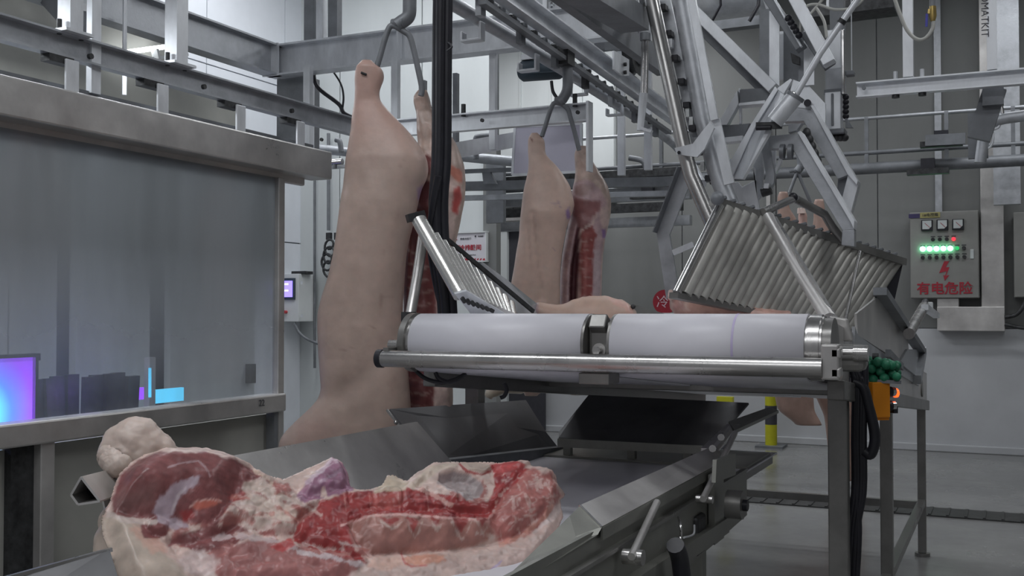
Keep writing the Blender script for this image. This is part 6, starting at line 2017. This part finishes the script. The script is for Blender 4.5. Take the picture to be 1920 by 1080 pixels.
for k in range(26):        # lean and fat stripes of the belly side
    u0, v0 = rs_.uniform(340, 640), rs_.uniform(1015, 1080)
    ln_ = rs_.uniform(20, 60)
    cc_ = ((.36, .14, .13), (.46, .21, .19), (.64, .50, .47), (.52, .27, .24))[k % 4]
    c = stroke(c, x, y, [(u0, v0), (u0 + ln_ * .5, v0 + rs_.uniform(2, 9)), (u0 + ln_, v0 + rs_.uniform(0, 14))], cc_, rs_.uniform(.8, 3), 4, .12, 400 + k, .65)
for k, xv in enumerate((645, 692, 746, 800)):
    c = stroke(c, x, y, [(xv, 924), (xv + 4, 958)], (.55, .25, .22), .8, 1.2, .2, 120 + k, .7)
c = stroke(c, x, y, [(925, 960), (935, 930), (950, 915)], (.66, .46, .42), 2, 5, .15, 125, .7)
c = stroke(c, x, y, [(895, 1000), (930, 1008), (960, 990)], (.62, .50, .46), 2, 5, .1, 126, .6)
c = paint(c, x, y, LOW, (.40, .17, .16), 5, 9, .05, 127)
c = stroke(c, x, y, [(400, 1010), (460, 1005), (520, 1015), (560, 1030)], (.58, .47, .47), 4, 8, .08, 128, .8)
c = stroke(c, x, y, [(560, 1036), (620, 1045), (690, 1062), (720, 1064)], (.62, .52, .53), 4, 6, .08, 129, .85)
c = paint(c, x, y, [(505, 1025), (545, 1010), (555, 1022), (530, 1035)], (.50, .08, .08), 2, 3, .1, 130, .9)
c = paint(c, x, y, [(340, 1040), (380, 1030), (410, 1050), (400, 1085), (350, 1075), (330, 1055)], (.66, .52, .50), 4, 8, .08, 131, .85)
c = paint(c, x, y, BEL, (.60, .45, .41), 3, 4, .06, 132)
c = paint(c, x, y, [(755, 1045), (800, 1038), (832, 1042), (838, 1052), (800, 1058), (760, 1060)], (.66, .31, .22), 3, 4, .1, 133, .85)
c = paint(c, x, y, [(700, 1048), (755, 1040), (758, 1060), (720, 1070), (690, 1062)], (.70, .47, .40), 3, 4, .1, 134)
c = stroke(c, x, y, [(752, 1038), (758, 1055), (772, 1062), (800, 1060)], (.50, .10, .10), 1.4, 2, .1, 135, .7)
c = stroke(c, x, y, [(940, 1022), (985, 1000), (1015, 975), (1035, 950)], (.68, .34, .27), 4, 5, .08, 136, .6)
c = stroke(c, x, y, [(918, 1072), (932, 1060), (940, 1052)], (.40, .32, .62), 2, 2, .15, 137, .6)
c = stroke(c, x, y, [(1000, 1000), (1030, 975), (1048, 950)], (.70, .58, .56), 5, 6, .08, 138, .7)
c = paint(c, x, y, SKL, (.55, .45, .38), 6, 6, .05, 139)
c = paint(c, x, y, [(240, 990), (262, 985), (300, 1005), (312, 1035), (285, 1040), (262, 1015)], (.70, .42, .34), 5, 7, .08, 140, .7)
c = paint(c, x, y, [(264, 985), (275, 978), (312, 1000), (300, 1010), (270, 1010)], MUS, 2, 3, .08, 141)
c = stroke(c, x, y, [(205, 965), (235, 975), (262, 978), (290, 978)], (.64, .54, .50), 5, 5, .08, 142, .8)
c = stroke(c, x, y, [(478, 884), (500, 896), (510, 905)], (.62, .47, .38), 3.5, 4, .1, 143, .8)
c = paint(c, x, y, [(700, 925), (712, 908), (726, 893), (738, 889), (755, 900), (768, 905), (760, 918)], (.58, .48, .37), 2, 3, .1, 144, .9)

keep = sd > 0
idx = -np.ones(nu * nv, int)
idx[keep] = np.arange(keep.sum())
I = idx.reshape(nu, nv)
bk_d = (.03 + .10 * np.sqrt(np.clip(sd / .20, 0, 1)))
# the underside is skin: it swells away from the viewer and closes at the rim
PB = base - (bk_d * sst(0, .04, sd))[:, None] * np.array(nP)
topV, botV = P3[keep], PB[keep]
rimtop = P3.copy()
nk = keep.sum()
q = (I[:-1, :-1] >= 0) & (I[1:, :-1] >= 0) & (I[1:, 1:] >= 0) & (I[:-1, 1:] >= 0)
ii, jj = np.nonzero(q)
F1 = np.stack([I[ii, jj], I[ii + 1, jj], I[ii + 1, jj + 1], I[ii, jj + 1]], 1)
F2 = F1[:, ::-1] + nk
# rim
eds = {}
for f in F1.tolist():
    for a_, c_ in ((f[0], f[1]), (f[1], f[2]), (f[2], f[3]), (f[3], f[0])):
        if (c_, a_) in eds: del eds[(c_, a_)]
        else: eds[(a_, c_)] = 1
F3 = [(c_, a_, a_ + nk, c_ + nk) for a_, c_ in eds]
cols = np.concatenate([c[keep], np.tile(np.array((.58, .47, .40)), (nk, 1))])
b = B()
b.v = [Vector(v) for v in np.concatenate([topV, botV]).tolist()]
b.f = F1.tolist() + F2.tolist() + [list(f) for f in F3]
b.sm = [True] * len(b.f)
b.build('opened_side', M['meat'], fp, cols=np.clip(cols, 0, 1))


# hock and foot of the foreground pork, pale skin
def lump(name, pts_r, parent, col, seed, nz=.012, seg=40):
    """one smooth skin lump wrapped round several spheres (metaball style, via voxel-free radial shell)"""
    bm = bmesh.new()
    bmesh.ops.create_icosphere(bm, subdivisions=5, radius=1)
    cen = sum((p for p, r in pts_r), Vector()) / len(pts_r)
    for v in bm.verts:
        d = v.co.normalized()
        best = .0
        acc = 0
        for p, r in pts_r:
            q_ = p - cen
            bq = q_.dot(d)
            disc = bq * bq - q_.length_squared + r * r
            if disc > 0:
                best = bq + math.sqrt(disc)
                acc += math.exp(best * 60)
        R = math.log(max(acc, math.exp(.01 * 60))) / 60
        n_ = mnoise.fractal(d * 2.2 + Vector((seed, 0, 0)), .8, 2.1, 4) * nz * .5
        v.co = cen + d * (R + n_)
    b_ = B()
    bm.verts.index_update()
    b_.add([v.co.copy() for v in bm.verts], [[v.index for v in f.verts] for f in bm.faces], True)
    bm.free()
    V_ = np.array([tuple(v) for v in b_.v])
    px_, py_ = proj_np(V_)
    cc = np.tile(np.array(col), (len(V_), 1)) * (1 + .07 * fbm(px_ * .05, py_ * .05, seed))[:, None]
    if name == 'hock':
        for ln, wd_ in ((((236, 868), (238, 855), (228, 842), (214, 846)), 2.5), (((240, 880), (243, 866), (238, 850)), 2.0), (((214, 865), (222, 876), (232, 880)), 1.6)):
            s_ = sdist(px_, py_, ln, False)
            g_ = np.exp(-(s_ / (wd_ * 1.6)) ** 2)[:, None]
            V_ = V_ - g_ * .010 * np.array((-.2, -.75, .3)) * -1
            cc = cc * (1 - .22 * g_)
        b_.v = [Vector(v) for v in V_]
    return b_.build(name, M['skin'], parent, cols=cc)


DH = 2.72
lump('hock', [(at(256, 832, D=DH), .058), (at(288, 860, D=DH + .02), .064), (at(234, 838, D=DH), .048), (at(220, 856, D=DH - .01), .040), (at(316, 884, D=DH + .05), .062), (at(262, 812, D=DH), .028)], fp, (.64, .52, .46), 4, .010)
lump('hock_fold', [(at(212, 862, D=DH - .05), .030), (at(224, 872, D=DH - .06), .026), (at(205, 852, D=DH - .04), .018)], fp, (.64, .53, .47), 9, .006)
lump('skin_side', [(at(225, 1010, D=2.62), .055), (at(240, 1050, D=2.6), .075), (at(265, 1090, D=2.58), .09), (at(218, 975, D=2.64), .038)], fp, (.58, .48, .41), 6, .005)

# ------------------------------------------------------------------ end
bpy.context.view_layer.update()
